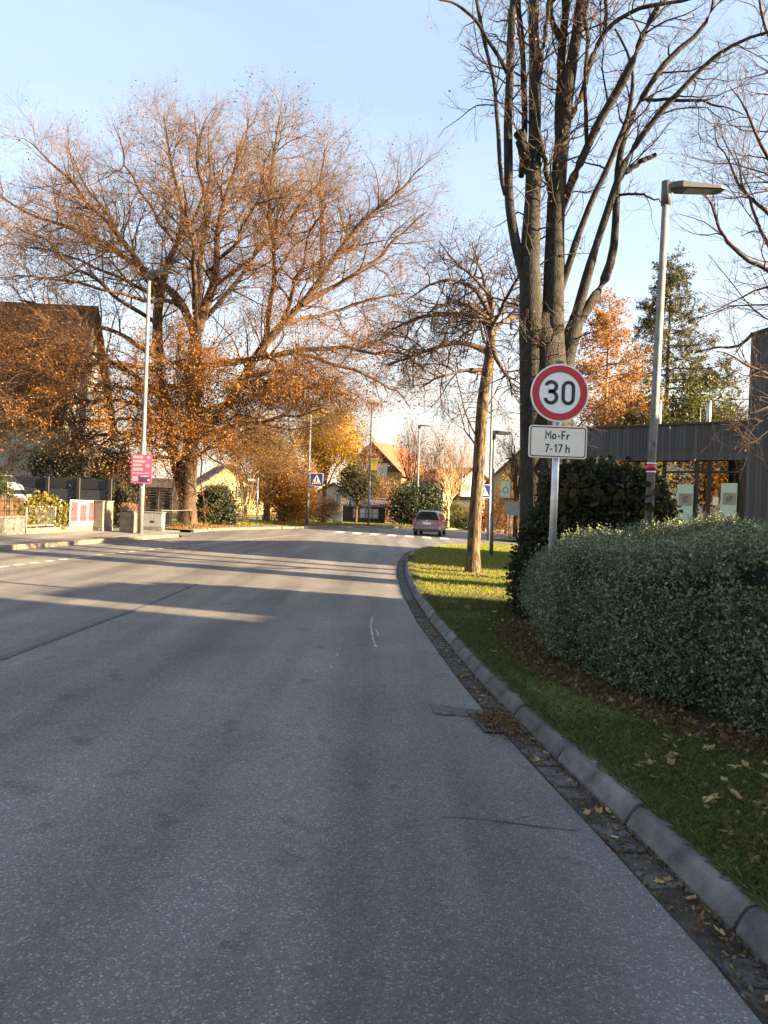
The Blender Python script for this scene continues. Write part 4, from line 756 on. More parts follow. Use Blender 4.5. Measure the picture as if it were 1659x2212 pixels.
# ------------------------------------------------------------------ trees
def traced(limbs, Y0, n=14, conv=lambda x, y: (x, y), jit=0., seed=1):
    out = []; rj = np.random.default_rng(seed)
    for lm in limbs:
        pts = []; rad = []
        for e in lm:
            x, y = conv(e[0], e[1]); Y = Y0+(e[3] if len(e) > 3 else 0); pts.append(at(x, y, Y)); rad.append(max(e[2]*Y/FPX/2, .008))
        p_, r_ = resample(pts, rad, n)
        if jit:
            w_ = rj.normal(0, jit, p_.shape); w_[1:-1] = (w_[:-2]+w_[1:-1]*2+w_[2:])/3; p_[1:] += w_[1:]*np.linspace(.25, 1, n)[1:, None]; r_ = r_*(1+rj.normal(0, .04, n))
        out.append((p_, r_))
    return np.stack([p for p, _ in out]), np.stack([r for _, r in out])
def plen(P): return np.linalg.norm(np.diff(P, axis=1), axis=2).sum(1)
def tree(name, base, label, P, R, levels, bark, twigm, rng, ntrunk=1, group=None, k0=10, centre=None):
    """P,R limbs; first ntrunk limbs form the trunk; levels: list of dicts for grow. returns root and all twig polylines"""
    t = thing(name, base, label, 'tree', group); a = Acc(); a.tubes(P[:ntrunk], R[:ntrunk], 16); a.build('trunk', bark, t, True)
    cr = Acc(); cr.tubes(P[ntrunk:], R[ntrunk:], k0)
    tw = Acc(); p, r = P, R; al = []
    for i, lv in enumerate(levels):
        lv = dict(lv); k = lv.pop('k', 3); dens = lv.pop('dens', None); src, sr = (p, r)
        if lv.pop('skiptrunk', False): src, sr = p[ntrunk:], r[ntrunk:]
        num = lv.pop('num', None); num = plen(src)*dens if dens else num
        p2, r2 = grow(src, sr, num, rng=rng, outward=centre, **lv); r2 = np.maximum(r2, lv.get('rmin', .0)) if False else r2
        (cr if i == 0 else tw).tubes(p2, r2, k); al.append(p2); p, r = p2, r2
    c = cr.build('crown', bark, t, True)
    if tw.n: tag(tw.build('twigs', twigm, c), kind='stuff')
    return t, c, al
def leaves_on(polys, n, size, m, parent, rng, prob=None, spread=.05, name='leaves', **kw):
    q = np.concatenate([p[:, 1:].reshape(-1, 3) for p in polys]); i = rng.integers(0, len(q), n); c = q[i]+rng.normal(0, spread, (n, 3))
    if prob is not None: c = c[rng.random(len(c)) < prob(c)]
    V, F = leafquads(c, size, rng, **kw); return tag(mesh_np(name, V, F, m, parent), kind='stuff')
# --- the copper beech
r = np.random.default_rng(21); BY = 40.
BE = [[(404, 1142, 46, 0), (407, 1100, 38, 0), (408, 1040, 34, 0), (412, 930, 31, 0), (416, 850, 29, 0), (424, 740, 27, 0), (440, 690, 24, -.3), (456, 640, 20, -.5), (450, 590, 16, -1), (470, 500, 12, -1.5), (487, 405, 9, -2), (510, 330, 6, -2), (533, 250, 3, -2.5), (545, 190, 1.5, -2.5)],
      [(404, 1100, 26, .3), (380, 1000, 26, .6), (350, 870, 24, .8), (337, 740, 22, 1), (338, 640, 20, 1), (350, 590, 16, 1.2), (380, 530, 12, 1.5), (400, 470, 9, 2), (380, 380, 7, 2.2), (360, 290, 5, 2.5), (345, 190, 2, 3)],
      [(424, 735, 22, 0), (401, 663, 18, .6), (367, 617, 16, 1.2), (330, 590, 14, 1.8), (270, 560, 12, 2.5), (200, 505, 10, 3), (110, 470, 7, 3.5), (0, 415, 4, 4), (-60, 380, 2, 4)],
      [(338, 630, 14, 1), (300, 560, 11, .5), (240, 480, 9, 0), (170, 390, 7, -.5), (100, 310, 4, -1), (60, 260, 2, -1)],
      [(395, 505, 10, 2), (440, 420, 8, 2.4), (430, 300, 6, 2.8), (420, 210, 2, 3)],
      [(412, 960, 24, -.2), (470, 900, 22, -.4), (533, 812, 20, -.6), (573, 737, 18, -.8), (607, 703, 17, -1), (653, 657, 14, -1.2), (693, 588, 12, -1.4), (733, 531, 10, -1.6), (773, 468, 8, -1.8), (840, 400, 5, -2), (900, 340, 2, -2)],
      [(653, 657, 12, -1.2), (760, 600, 9, -.5), (850, 520, 6, 0), (920, 440, 2, .3)],
      [(573, 737, 12, -.8), (590, 640, 10, -.2), (600, 540, 9, .3), (575, 400, 7, .6), (590, 280, 5, .9), (610, 180, 2, 1)],
      [(690, 590, 9, -1.4), (700, 480, 7, -1.8), (690, 370, 5, -2), (700, 260, 2, -2.2)],
      [(420, 800, 18, -.5), (480, 775, 16, -1), (560, 780, 13, -1.6), (640, 762, 11, -2.2), (720, 752, 9, -2.8), (820, 748, 6, -3.2), (890, 765, 3, -3.5), (930, 800, 1.5, -3.5)],
      [(640, 762, 9, -2.2), (740, 790, 7, -2), (830, 830, 4, -1.8), (880, 870, 2, -1.6)],
      [(350, 860, 14, .8), (280, 800, 11, -.5), (200, 760, 9, -1.5), (110, 740, 7, -2.5), (20, 760, 4, -3)],
      [(345, 780, 12, .8), (260, 720, 9, 1.4), (150, 690, 7, 2), (40, 650, 4, 2.5)],
      [(400, 1000, 11, -.4), (330, 950, 9, -1.5), (240, 930, 7, -2.5), (140, 960, 5, -3.2), (60, 990, 2, -3.6)],
      [(415, 950, 11, -.5), (500, 920, 9, -2), (590, 900, 7, -3.2), (650, 885, 4, -4), (690, 890, 2, -4.5)],
      [(424, 735, 12, 0), (420, 640, 12, -3), (410, 540, 9, -5), (400, 440, 6, -6.5), (390, 330, 2, -7.5)],
      [(424, 735, 16, 0), (430, 620, 12, 3), (440, 500, 9, 5), (450, 380, 6, 6.5), (460, 240, 2, 7.5)],
      [(415, 850, 14, -.5), (400, 800, 11, -3), (370, 780, 8, -5), (330, 800, 4, -6.5)],
      [(430, 700, 12, 0), (520, 600, 9, 3), (600, 480, 6, 5), (670, 360, 2, 6)],
      [(340, 640, 10, 1), (270, 520, 8, 4), (200, 400, 5, 6), (150, 300, 2, 6.5)],
      [(607, 703, 10, -1), (640, 600, 8, -4), (680, 500, 5, -6), (720, 400, 2, -7)],
      [(340, 700, 10, 1), (250, 640, 8, -1), (140, 560, 6, -3), (30, 480, 3, -4)],
      [(573, 760, 9, -1), (640, 830, 7, -2.5), (690, 845, 4, -3.5), (720, 865, 2, -4)],
      [(412, 900, 11, 0), (330, 880, 9, -2), (230, 860, 7, -3.5), (120, 880, 5, -4.5), (20, 900, 3, -5), (-60, 930, 2, -5)], [(416, 830, 11, 0), (320, 840, 9, 2), (210, 830, 7, 3.5), (90, 840, 5, 4.5), (-20, 860, 2, 5)],
      [(408, 960, 10, 0), (360, 930, 8, -3), (300, 940, 6, -5), (240, 970, 3, -6.5)], [(412, 920, 10, 0), (460, 880, 8, -3), (510, 880, 6, -5), (545, 900, 3, -6.5)], [(410, 980, 9, 0), (400, 950, 7, -3), (380, 955, 5, -5), (350, 985, 2, -6)], [(412, 900, 9, 0), (430, 880, 7, -3), (440, 900, 5, -5), (450, 940, 2, -6)], [(380, 990, 8, .4), (330, 985, 6, -2), (280, 1000, 4, -3.4), (240, 1010, 2, -4)], [(412, 940, 9, 0), (300, 900, 7, 1), (180, 910, 5, 0), (60, 940, 2, -1)], [(412, 930, 10, 0), (500, 870, 8, 2), (600, 850, 6, 4), (700, 870, 3, 5), (750, 900, 2, 5)],
      [(410, 1000, 9, 0), (460, 960, 7, -2), (520, 930, 5, -3.5), (560, 935, 2, -4.5)], [(345, 800, 10, .8), (230, 780, 8, -2), (110, 800, 6, -4), (0, 830, 3, -5)], [(533, 812, 9, -.6), (600, 800, 7, -3), (680, 820, 5, -4.5), (760, 870, 2, -5)],
      [(608, 703, 9, -1), (700, 680, 7, 1.5), (800, 650, 5, 3), (880, 640, 2, 4)], [(400, 660, 10, .6), (300, 640, 8, -2), (190, 620, 6, -4), (80, 600, 4, -5), (-10, 590, 2, -5)], [(450, 590, 9, -1), (520, 500, 7, -4), (560, 400, 5, -5.5), (590, 300, 2, -6)],
      [(380, 530, 8, 1.5), (320, 430, 6, 1), (270, 330, 4, .5), (250, 230, 2, .5)], [(460, 620, 9, -.5), (540, 560, 7, 1), (640, 440, 5, 2), (740, 330, 2, 2.5)], [(338, 640, 8, 1), (220, 580, 6, .5), (100, 540, 4, 0), (0, 530, 2, 0)]]
BE = [[(e[0], e[1]+max(0, 520-e[1])*.14)+tuple(e[2:]) for e in l] for l in BE]; P, R = traced(BE, BY, 18, jit=.16); bb = at(404, 1135, BY)
beech, bc, al = tree('beech_tree', (bb[0], BY, gz(bb[0])), 'huge spreading copper beech with last orange leaves', P, R, [
    dict(dens=1.75, length=3.5, ang=58, nseg=8, wander=.2, up=.04, tmin=.2, rmul=.5, rend=.25, out=.25, k=5, rmax=.055),
    dict(num=10, length=1.9, ang=55, nseg=6, wander=.2, up=.05, tmin=.1, rmul=.55, rend=.4, out=.25, rmax=.016),
    dict(num=8, length=.95, ang=48, nseg=4, wander=.2, up=.04, tmin=.1, rmul=.6, rend=.5, out=.15, rmax=.0075)], 'bark_beech', 'twig_beech', r, 2, centre=np.array([bb[0], BY, 6.]))
zc = lambda c: np.clip((13.-c[:, 2])/6., .2, 1)*np.clip(.42+1.1*noise3(c, .8, 3)+.35*(c[:, 0] < -14.5), .05, 1)*np.where(c[:, 2] > 17, .35, 1)*np.where((c[:, 0] > -6.6) & (c[:, 2] < 6.3+.5*noise3(c, 1.5, 4)), .04, 1)
leaves_on(al[1:], 480000, .105, 'leaf_beech', bc, r, zc, .09, hang=.3)
# --- slender tree with ridged bark on the verge
r = np.random.default_rng(5); TY = 19.1
TR = [[(1021, 1238, 38, 0), (1023, 1205, 30, 0), (1025, 1150, 28, 0), (1030, 1060, 27, 0), (1036, 980, 26, 0), (1045, 880, 24, 0), (1053, 780, 23, 0), (1056, 730, 21, 0), (1058, 690, 14, 0), (1064, 640, 7, 0)],
      [(1052, 760, 14), (1010, 740, 11, -.3), (950, 745, 9, -.6), (890, 770, 6, -.9), (845, 790, 3, -1)], [(1055, 700, 14), (1020, 680, 11, .3), (960, 675, 10, .6), (900, 690, 7, .9), (850, 710, 4, 1)],
      [(1058, 680, 12), (1030, 620, 9, -.5), (980, 600, 7, -1), (920, 620, 5, -1.5), (870, 650, 2, -1.7)], [(1060, 660, 10), (1045, 600, 6, .4), (1030, 560, 4, .6), (1022, 520, 2, .8)],
      [(1060, 720, 12), (1090, 690, 9, .5), (1130, 680, 7, 1), (1180, 700, 4, 1.5)], [(1058, 740, 10), (1080, 790, 8, -.6), (1100, 820, 5, -1), (1110, 860, 2, -1.2)],
      [(1055, 700, 12), (1040, 690, 10, -1.2), (1020, 700, 7, -2.2), (990, 740, 3, -2.8)], [(1055, 710, 12), (1050, 670, 10, 1.2), (1010, 660, 7, 2), (970, 690, 3, 2.6)], [(1056, 720, 9), (1100, 640, 7, -1), (1130, 570, 4, -1.8)],
      [(1046, 800, 10), (1000, 800, 7, -.5), (950, 815, 5, -.9), (910, 840, 2, -1)], [(1060, 640, 8), (1010, 590, 5, -.2), (970, 550, 3, -.4), (950, 520, 2, -.4)], [(1058, 690, 9), (1000, 650, 7, -1), (940, 660, 5, -1.8), (890, 730, 2, -2)],
      [(1038, 960, 4), (1000, 880, 3, -.2), (985, 800, 2, -.3), (982, 770, 1.5, -.3)], [(1037, 975, 4), (1005, 930, 3, .3), (990, 870, 2, .4)], [(1042, 900, 4), (1080, 830, 3, 0), (1100, 770, 2, 0)]]
P, R = traced(TR, TY, 14, jit=.03); tb = at(1021, 1238, TY)
def ridge(P, R): return P, R
tr, tc_, al = tree('street_tree', (tb[0], TY, gz(tb[0])+.08), 'slender tree with ridged bark and tangled dark crown on the grass', P, R, [
    dict(dens=5.5, length=1.2, ang=58, nseg=6, wander=.3, up=-.03, tmin=.25, rmul=.55, rend=.4, k=4, rmax=.024, skiptrunk=True), dict(num=6.5, length=.65, ang=58, nseg=5, wander=.33, up=.06, rmul=.6, rend=.55, rmax=.01), dict(num=4, length=.3, ang=50, nseg=3, wander=.3, up=.02, rmul=.65, rend=.6, rmax=.0055)], 'bark_ridged', 'bark_dark', r, 1)
tc_.data.materials[0] = MATS['bark_brown']
leaves_on(al[1:], 900, .06, 'leaf_brown', tc_, r, None, .03, hang=.5)
# --- big multi-stemmed tree behind the sign
r = np.random.default_rng(8); NY = 15.6; Dc = lambda x, y: (847+.4897*x, .4897*y)
NT = [[(625, 2330, 58, 0), (622, 2200, 52, 0), (618, 1900, 50, 0), (611, 1588, 47, 0), (614, 1400, 46, 0), (602, 1270, 44, 0), (608, 1100, 38, 0), (612, 950, 34, 0), (625, 750, 31, 0), (625, 550, 28, 0), (628, 300, 24, 0), (625, 0, 21, 0), (625, -300, 18, 0), (630, -700, 12, 0)],
      [(700, 2330, 60, .1), (705, 2100, 52, .1), (710, 1800, 48, .1), (712, 1588, 46, .1), (705, 1400, 43, .1), (710, 1150, 40, .1), (725, 900, 36, .1), (740, 700, 33, .1), (755, 500, 30, .1), (780, 350, 27, .1), (810, 200, 25, .1), (835, 0, 22, .1), (860, -300, 18, .1), (880, -700, 12, .1)],
      [(740, 2330, 46, .3), (745, 2000, 42, .3), (760, 1588, 38, .3), (790, 1470, 35, .3), (812, 1430, 30, .3)],
      [(596, 1250, 26, 0), (545, 1100, 20, 0), (520, 950, 19, -.1), (512, 770, 20, -.1), (510, 600, 18, -.1), (518, 300, 17, -.2), (520, 150, 17, -.2), (535, 0, 15, -.2), (550, -300, 12, -.2), (560, -600, 6, -.2)],
      [(500, 860, 10, -.1), (478, 760, 9, -.2), (468, 600, 9, -.3), (460, 450, 8, -.4), (430, 250, 8, -.5), (390, 100, 8, -.6), (370, 0, 7, -.6), (350, -200, 5, -.6)],
      [(508, 320, 10, -.2), (470, 250, 8, -.4), (420, 180, 8, -.6), (350, 60, 7, -.9), (300, 20, 6, -1), (200, 5, 4, -1.2), (120, -40, 2, -1.3)],
      [(598, 760, 22, 0), (585, 680, 24, -.2), (562, 588, 25, -.4)],
      [(735, 640, 18, .1), (740, 400, 19, .2), (752, 200, 18, .2), (765, 0, 17, .3), (770, -300, 12, .3)],
      [(700, 860, 12, .1), (680, 760, 11, -.1), (660, 640, 10, -.2), (640, 560, 8, -.3)],
      [(570, 780, 12, .2), (585, 550, 13, .3), (580, 350, 12, .3), (570, 150, 12, .3), (560, 0, 11, .4), (555, -250, 7, .4)],
      [(640, 420, 10, 0), (660, 250, 10, -.2), (690, 80, 9, -.3), (695, -80, 7, -.4)], [(740, 170, 14, .2), (705, 90, 12, .2), (695, 0, 11, .2), (690, -150, 8, .2)],
      [(795, 1450, 26, .3), (820, 1360, 20, .3), (860, 1230, 20, .2), (900, 1080, 15, .2), (960, 900, 15, .1), (1000, 770, 15, 0), (1035, 690, 14, 0), (1100, 600, 13, -.1), (1180, 500, 12, -.2), (1290, 380, 10, -.4), (1420, 250, 9, -.6), (1500, 190, 8, -.8), (1660, 140, 6, -1), (1760, 120, 3, -1.1)],
      [(812, 1430, 24, .3), (850, 1370, 22, .3), (900, 1310, 20, .3), (950, 1240, 18, .4), (975, 1130, 16, .5), (985, 1000, 15, .5), (985, 880, 15, .5), (1000, 760, 14, .4), (1005, 640, 14, .4), (1060, 500, 14, .4), (1140, 380, 12, .3), (1230, 230, 12, .2), (1310, 170, 10, .2), (1390, 130, 9, .1), (1415, 30, 7, .1), (1430, -150, 5, .1)],
      [(735, 1300, 16, .1), (790, 1130, 14, 0), (850, 960, 13, -.1), (930, 780, 13, -.2), (1000, 620, 12, -.3), (1060, 490, 10, -.4), (1070, 330, 7, -.5), (1050, 240, 6, -.5), (990, 120, 5, -.5)],
      [(745, 940, 18, .1), (800, 780, 19, 0), (860, 650, 18, -.2), (930, 500, 18, -.4), (1020, 360, 19, -.6), (1085, 250, 16, -.8), (1095, 150, 14, -.9), (1140, 80, 12, -1), (1185, 30, 12, -1), (1220, -100, 9, -1.2), (1260, -300, 5, -1.4)],
      [(785, 520, 14, .1), (820, 450, 13, 0), (855, 370, 12, 0), (880, 240, 11, -.1), (930, 140, 10, -.2), (1010, 70, 9, -.3), (1120, 20, 9, -.4), (1270, 5, 7, -.6), (1400, -40, 4, -.8)],
      [(860, 640, 9, -.2), (850, 380, 8, -.2), (860, 200, 8, -.3), (850, 80, 7, -.3), (880, -50, 5, -.3)], [(940, 130, 8, -.2), (945, 20, 8, -.2), (950, -100, 6, -.2)], [(1030, 760, 12, .3), (1090, 720, 10, .3), (1160, 680, 10, .3)],
      [(1120, 440, 8, .2), (1250, 440, 7, 0), (1360, 445, 6, -.2), (1450, 470, 4, -.3), (1540, 500, 2, -.4)], [(1000, 860, 6, .2), (1080, 855, 5, 0), (1150, 880, 4, -.1), (1190, 890, 2, -.1)], [(1060, 330, 7, -.5), (1120, 600, 0.1, -.5)][:1]*2]
NT = [l for l in NT if len(l) > 2]; NT = [[(e[0], e[1], e[2]*(1.09 if e[1] > 1000 else 1.), e[3] if len(e) > 3 else 0) for e in l] for l in NT]; NT.insert(0, [(688, 2330, 112, .15), (688, 2150, 100, .15), (686, 1900, 95, .15), (682, 1650, 88, .15), (675, 1500, 76, .15), (664, 1380, 50, .15)])
P, R = traced(NT, NY, 22, Dc, .022, 3); nb = at(1150, 1120, NY); nbx = P[0, 0, 0]
P[:4, 0, 2] = gz(nbx)+.05
nt_tree, nc_, al = tree('multi_stem_tree', (nbx+.3, NY, gz(nbx)+.08), 'big bare multi-stemmed tree with cut stubs rising behind the speed sign', P, R, [
    dict(dens=2.1, length=1.5, ang=52, nseg=8, wander=.22, up=.05, tmin=.35, rmul=.4, rend=.3, k=5, rmax=.022, skiptrunk=False), dict(num=6, length=.75, ang=52, nseg=6, wander=.27, up=.06, rmul=.55, rend=.5, rmax=.009), dict(num=4, length=.35, ang=50, nseg=4, wander=.27, up=.08, rmul=.65, rend=.7, rmax=.0048)], 'bark_grey', 'bark_dark', r, 4)
leaves_on(al[1:], 700, .055, 'leaf_brown', nc_, r, None, .02, hang=2)
# --- bare tree at the right beside the pavilion
r = np.random.default_rng(31); RY = 16.2
RT = [[(1850, 1200, 40, 0), (1845, 1100, 36, 0), (1835, 950, 33, 0), (1825, 820, 30, 0), (1815, 720, 26, 0), (1800, 560, 20, 0), (1780, 380, 15, 0), (1765, 200, 10, 0), (1760, 0, 5, 0)],
      [(1822, 800, 18, 0), (1750, 700, 14, -.3), (1690, 600, 12, -.6), (1640, 575, 10, -.7), (1580, 545, 8, -.8), (1540, 480, 6, -.9), (1520, 400, 3, -1)], [(1820, 780, 15, 0), (1730, 690, 11, .3), (1650, 715, 9, .5), (1580, 745, 6, .6), (1510, 762, 3, .7)],
      [(1818, 730, 18, 0), (1765, 570, 14, -.4), (1705, 440, 11, -.8), (1655, 340, 8, -1), (1610, 250, 5, -1.2), (1580, 180, 2, -1.3)], [(1765, 570, 12, -.4), (1685, 490, 9, 0), (1620, 430, 7, .3), (1570, 350, 4, .5), (1540, 270, 2, .6)],
      [(1805, 600, 14, 0), (1780, 450, 13, .4), (1735, 290, 11, .8), (1690, 150, 9, 1), (1650, 40, 6, 1.2), (1620, -60, 3, 1.3)], [(1822, 840, 12, 0), (1730, 835, 9, -.4), (1660, 810, 7, -.7), (1600, 775, 4, -.9), (1550, 755, 2, -1)],
      [(1690, 600, 9, -.6), (1640, 480, 7, -.4), (1600, 400, 5, -.2), (1580, 320, 2, 0)], [(1830, 900, 12, 0), (1740, 900, 9, -.8), (1670, 880, 6, -1.2), (1610, 890, 3, -1.4)]]
P, R = traced(RT, RY, 18, jit=.05); P[0, 0, 2] = gz(P[0, 0, 0])+.05
rt, rc_, al = tree('bare_tree', (P[0, 0, 0], RY, gz(P[0, 0, 0])+.08), 'bare tree with spreading dark twigs before the pavilion tower', P, R, [
    dict(dens=2.6, length=1.9, ang=46, nseg=7, wander=.17, up=.08, tmin=.25, rmul=.45, rend=.3, k=4, rmax=.026), dict(num=7, length=.95, ang=46, nseg=5, wander=.2, up=.08, rmul=.55, rend=.5, rmax=.009), dict(num=5, length=.42, ang=42, nseg=3, wander=.2, up=.05, rmul=.65, rend=.7, rmax=.0046)], 'bark_dark', 'bark_dark', r, 1)
leaves_on(al[1:], 260, .06, 'leaf_brown', rc_, r, None, .02, hang=2)
# --- conifers
def conifer(name, x, Y, top, label, barkm, lm, rng, spread, zlow, nl, lsize, droop, dens=9, sub=9):
    zb = gz(min(x, 40))-.05; t = thing(name, (x, Y, zb), label, 'tree'); tk = np.stack([np.full(12, x), np.full(12, Y), np.linspace(zb, top, 12)], 1)[None]; tr_ = np.linspace((top-zb)*.014, .02, 12)[None]
    Acc().tubes(tk, tr_, 10).build('trunk', barkm, t, True); n = int((top-zlow)*dens); z = zlow+(top-zlow)*rng.random(n)**.9; az = rng.random(n)*6.283; L = ((top-z)/(top-zlow))**.8*spread*(.55+.6*rng.random(n))+.25
    s = np.linspace(0, 1, 7)[None]; PB = np.stack([x+np.cos(az)[:, None]*L[:, None]*s, Y+np.sin(az)[:, None]*L[:, None]*s, z[:, None]+L[:, None]*(s*.12-droop*s**2+.32*s**3)], -1); PB += rng.normal(0, .05, PB.shape)*s[..., None]
    RB = (.012*L)[:, None]*np.linspace(1, .3, 7)[None]+.006; a = Acc(); a.tubes(PB, RB, 4); c = a.build('crown', barkm, t)
    p2, r2 = grow(PB, RB, plen(PB)*sub/2., .55*spread/3, 55, 4, .12, -.05, rng, .15, .5, .5, rmax=.012); Acc().tubes(p2, r2, 3).build('twigs', barkm, c)['kind'] = 'stuff'
    leaves_on([p2], nl, lsize, lm, c, rng, lambda q: np.clip(.7+.7*noise3(q, 1.1, int(x)), .1, 1), .09, aspect=.4); return t
r = np.random.default_rng(41)
a = at(1318, 640, 46); conifer('larch_tree', a[0], 46, a[2], 'orange autumn larch behind the speed sign', 'bark_warm', 'leaf_larch', r, 5.2, 2., 26000, .17, .15, 10)
a = at(1452, 560, 54); conifer('spruce_tree', a[0], 54, a[2], 'sparse olive conifer behind the near lamp', 'bark_brown', 'leaf_conifer', r, 6.2, 3., 120000, .17, .45, 9)
# --- generic shrubs and small trees
def shrub(name, cx, cy, rx, ry, h, label, lm, nl, size, bark='bark_warm', stems=9, seed=0, cat='shrub', z0=0., low=.15, group=None, trunk=None, tw=6, clumps=46, cs=.2, up=.2, twl=None, fluff=0.):
    r = np.random.default_rng(seed); zb = gz(max(min(cx, 40), -40))-.04+z0; t = thing(name, (cx, cy, zb), label, cat, group); base = np.array([cx, cy, zb])
    d = r.normal(size=(stems, 3)); d[:, 2] = 0; d = nrm(d)*r.random((stems, 1))**.6; tip = base+d*np.array([rx, ry, 0])*.85+np.array([0, 0, 1])*(h*(.72+.26*r.random((stems, 1))))*(1-.3*(d**2).sum(1, keepdims=True))
    st = base+r.normal(0, 1, (stems, 3))*np.array([.08*rx, .08*ry, 0])
    if trunk: st = base+np.array([0, 0, trunk])+r.normal(0, .03, (stems, 3))
    s = np.linspace(0, 1, 8)[None, :, None]; bow = base+np.array([0, 0, h*.55])+(tip-base)*np.array([.35, .35, 0])
    if trunk: bow = (st+tip)/2+np.array([0, 0, h*.08])
    Pm = (1-s)**2*st[:, None]+2*s*(1-s)*bow[:, None]+s**2*tip[:, None]; Pm[:, 1:] += r.normal(0, .02*h, (stems, 7, 3))*s[:, 1:]; Rm = np.linspace(1, .25, 8)[None]*(.008*h+.012)*(.6+.8*r.random((stems, 1)))
    if trunk:
        tk = np.stack([base+(np.array([0, 0, 1])*trunk*1.05)*k for k in np.linspace(0, 1, 5)])[None]; Acc().tubes(tk, np.linspace(1.25, 1, 5)[None]*(.016*h+.02), 10).build('trunk', bark, t, True)
    a = Acc(); a.tubes(Pm, Rm, 6); p2, r2 = grow(Pm, Rm, tw, twl or h*.28, 38, 5, .12, up, r, .25, .5, .4, rmax=.02); a.tubes(p2, r2, 3); p3, r3 = grow(p2, r2, 5, (twl or h*.28)*.5, 38, 3, .12, up*.6, r, .15, .6, .5, rmax=.009); a.tubes(p3, r3, 3)
    st_o = a.build('stems', bark, t)
    if nl:
        c1 = cloud((cx, cy, zb+h*(.5+low*.5)), (rx, ry, h*(.5-low*.5)), nl, r, clumps, cs, .45, zb+h*low*.5); V, F = leafquads(c1, size, r); tag(mesh_np('leaves', V, F, lm, t), kind='stuff')
    return t
def sx_(x, y, Y): return at(x, y, Y)[0]
def hz(y, x, Y): return at(x, y, Y)[2]
# left: yellow-stemmed shrub, brown shrubs, yellow maple
def S(xc, ytop, Y, halfpx, **k):
    X = sx_(xc, 1100, Y); zt = hz(ytop, xc, Y); rx = halfpx*Y/FPX; return dict(cx=X, cy=Y, rx=rx, ry=k.pop('ry', rx*.9), h=zt-gz(max(min(X, 40), -40)), **k)
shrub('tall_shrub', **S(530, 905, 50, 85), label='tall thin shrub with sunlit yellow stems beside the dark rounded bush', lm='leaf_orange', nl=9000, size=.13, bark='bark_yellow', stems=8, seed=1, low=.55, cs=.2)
shrub('brown_shrub', **S(610, 960, 53, 72), label='dense brown orange shrub behind the street name sign', lm='leaf_orange', nl=24000, size=.13, seed=2, stems=14, clumps=70, low=0)
shrub('brown_shrub', **S(645, 1030, 57, 40), label='low brown shrub at the foot of the crossing sign lamp', lm='leaf_brown', nl=6000, size=.12, seed=12, stems=10, low=0)
shrub('tall_shrub', **S(575, 890, 58, 70), label='bare twiggy tree with few leaves behind the brown shrubs', lm='leaf_gold', nl=6000, size=.13, seed=13, stems=14, low=.4, bark='bark_warm', tw=9)
shrub('maple_tree', **S(700, 868, 62, 68), label='golden yellow maple behind the crossing sign', lm='leaf_gold', nl=12000, size=.2, seed=3, stems=10, trunk=2.6, cat='tree', low=.42, cs=.2, bark='bark_brown')
shrub('small_tree', **S(770, 1000, 66, 45), label='small olive green tree above the garden shed', lm='leaf_bush', nl=5200, size=.17, seed=4, stems=9, trunk=1.6, cat='tree', low=.35, bark='bark_brown')
shrub('twiggy_tree', **S(772, 905, 74, 52), label='thin half-bare tree beside the red-roofed house', lm='leaf_brown', nl=1500, size=.16, seed=5, stems=11, trunk=1.8, cat='tree', low=.35, bark='bark_brown', tw=9)
shrub('brown_shrub', **S(693, 1068, 60, 36), label='olive brown shrub beside the tall grey cabinet', lm='leaf_brown', nl=3500, size=.12, seed=6, stems=9, low=0)
shrub('brown_shrub', **S(835, 1030, 84, 55), label='brown twiggy shrub below the red-roofed house window', lm='leaf_brown', nl=5500, size=.18, seed=7, stems=12, low=0, tw=9)
shrub('yew_bush', **S(905, 1050, 74, 60), label='dark rounded evergreen bush behind the car', lm='leaf_darkgreen', nl=16000, size=.2, seed=8, stems=7, low=0, clumps=90, cs=.24, bark='bark_dark')
shrub('yew_bush', **S(466, 1055, 42.5, 48), label='dark rounded evergreen bush at the foot of the beech', lm='leaf_darkgreen', nl=14000, size=.13, seed=9, stems=7, low=0, clumps=90, cs=.24, bark='bark_dark')
shrub('bare_tree', **S(888, 905, 88, 40), label='upright bare tree left of the far lamp', lm='leaf_brown', nl=700, size=.2, seed=10, stems=11, cat='tree', low=.2, bark='bark_brown', tw=10, up=.5)
shrub('bare_tree', **S(938, 930, 92, 52), label='bare brown tree right of the far lamp', lm='leaf_brown', nl=2600, size=.2, seed=11, stems=14, cat='tree', low=.1, bark='bark_brown', tw=10, up=.4)
shrub('bare_tree', **S(990, 915, 96, 42), label='pale bare tree above the yellow house', lm='leaf_brown', nl=300, size=.2, seed=14, stems=10, cat='tree', low=.3, bark='bark_warm', tw=10, up=.45)
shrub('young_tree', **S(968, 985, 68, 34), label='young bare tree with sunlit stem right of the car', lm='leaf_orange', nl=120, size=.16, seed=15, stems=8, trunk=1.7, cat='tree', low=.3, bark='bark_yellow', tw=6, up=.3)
shrub('yellow_shrub', **S(985, 1085, 70, 22), label='small yellow green shrub right of the car', lm='leaf_vine', nl=2500, size=.14, seed=16, stems=7, low=0)
shrub('low_hedge', **S(1010, 1108, 66, 34), label='low dark hedge before the pinkish garage', lm='leaf_green', nl=3500, size=.13, seed=17, stems=7, low=0)
shrub('brown_shrub', **S(1098, 1030, 62, 42), label='orange brown twiggy shrub before the beige house', lm='leaf_orange', nl=5000, size=.13, seed=18, stems=13, low=0, tw=9)
shrub('brown_shrub', **S(1048, 1062, 66, 26), label='reddish brown shrub behind the half-hidden crossing sign', lm='leaf_brown', nl=3500, size=.13, seed=19, stems=9, low=0, tw=9)
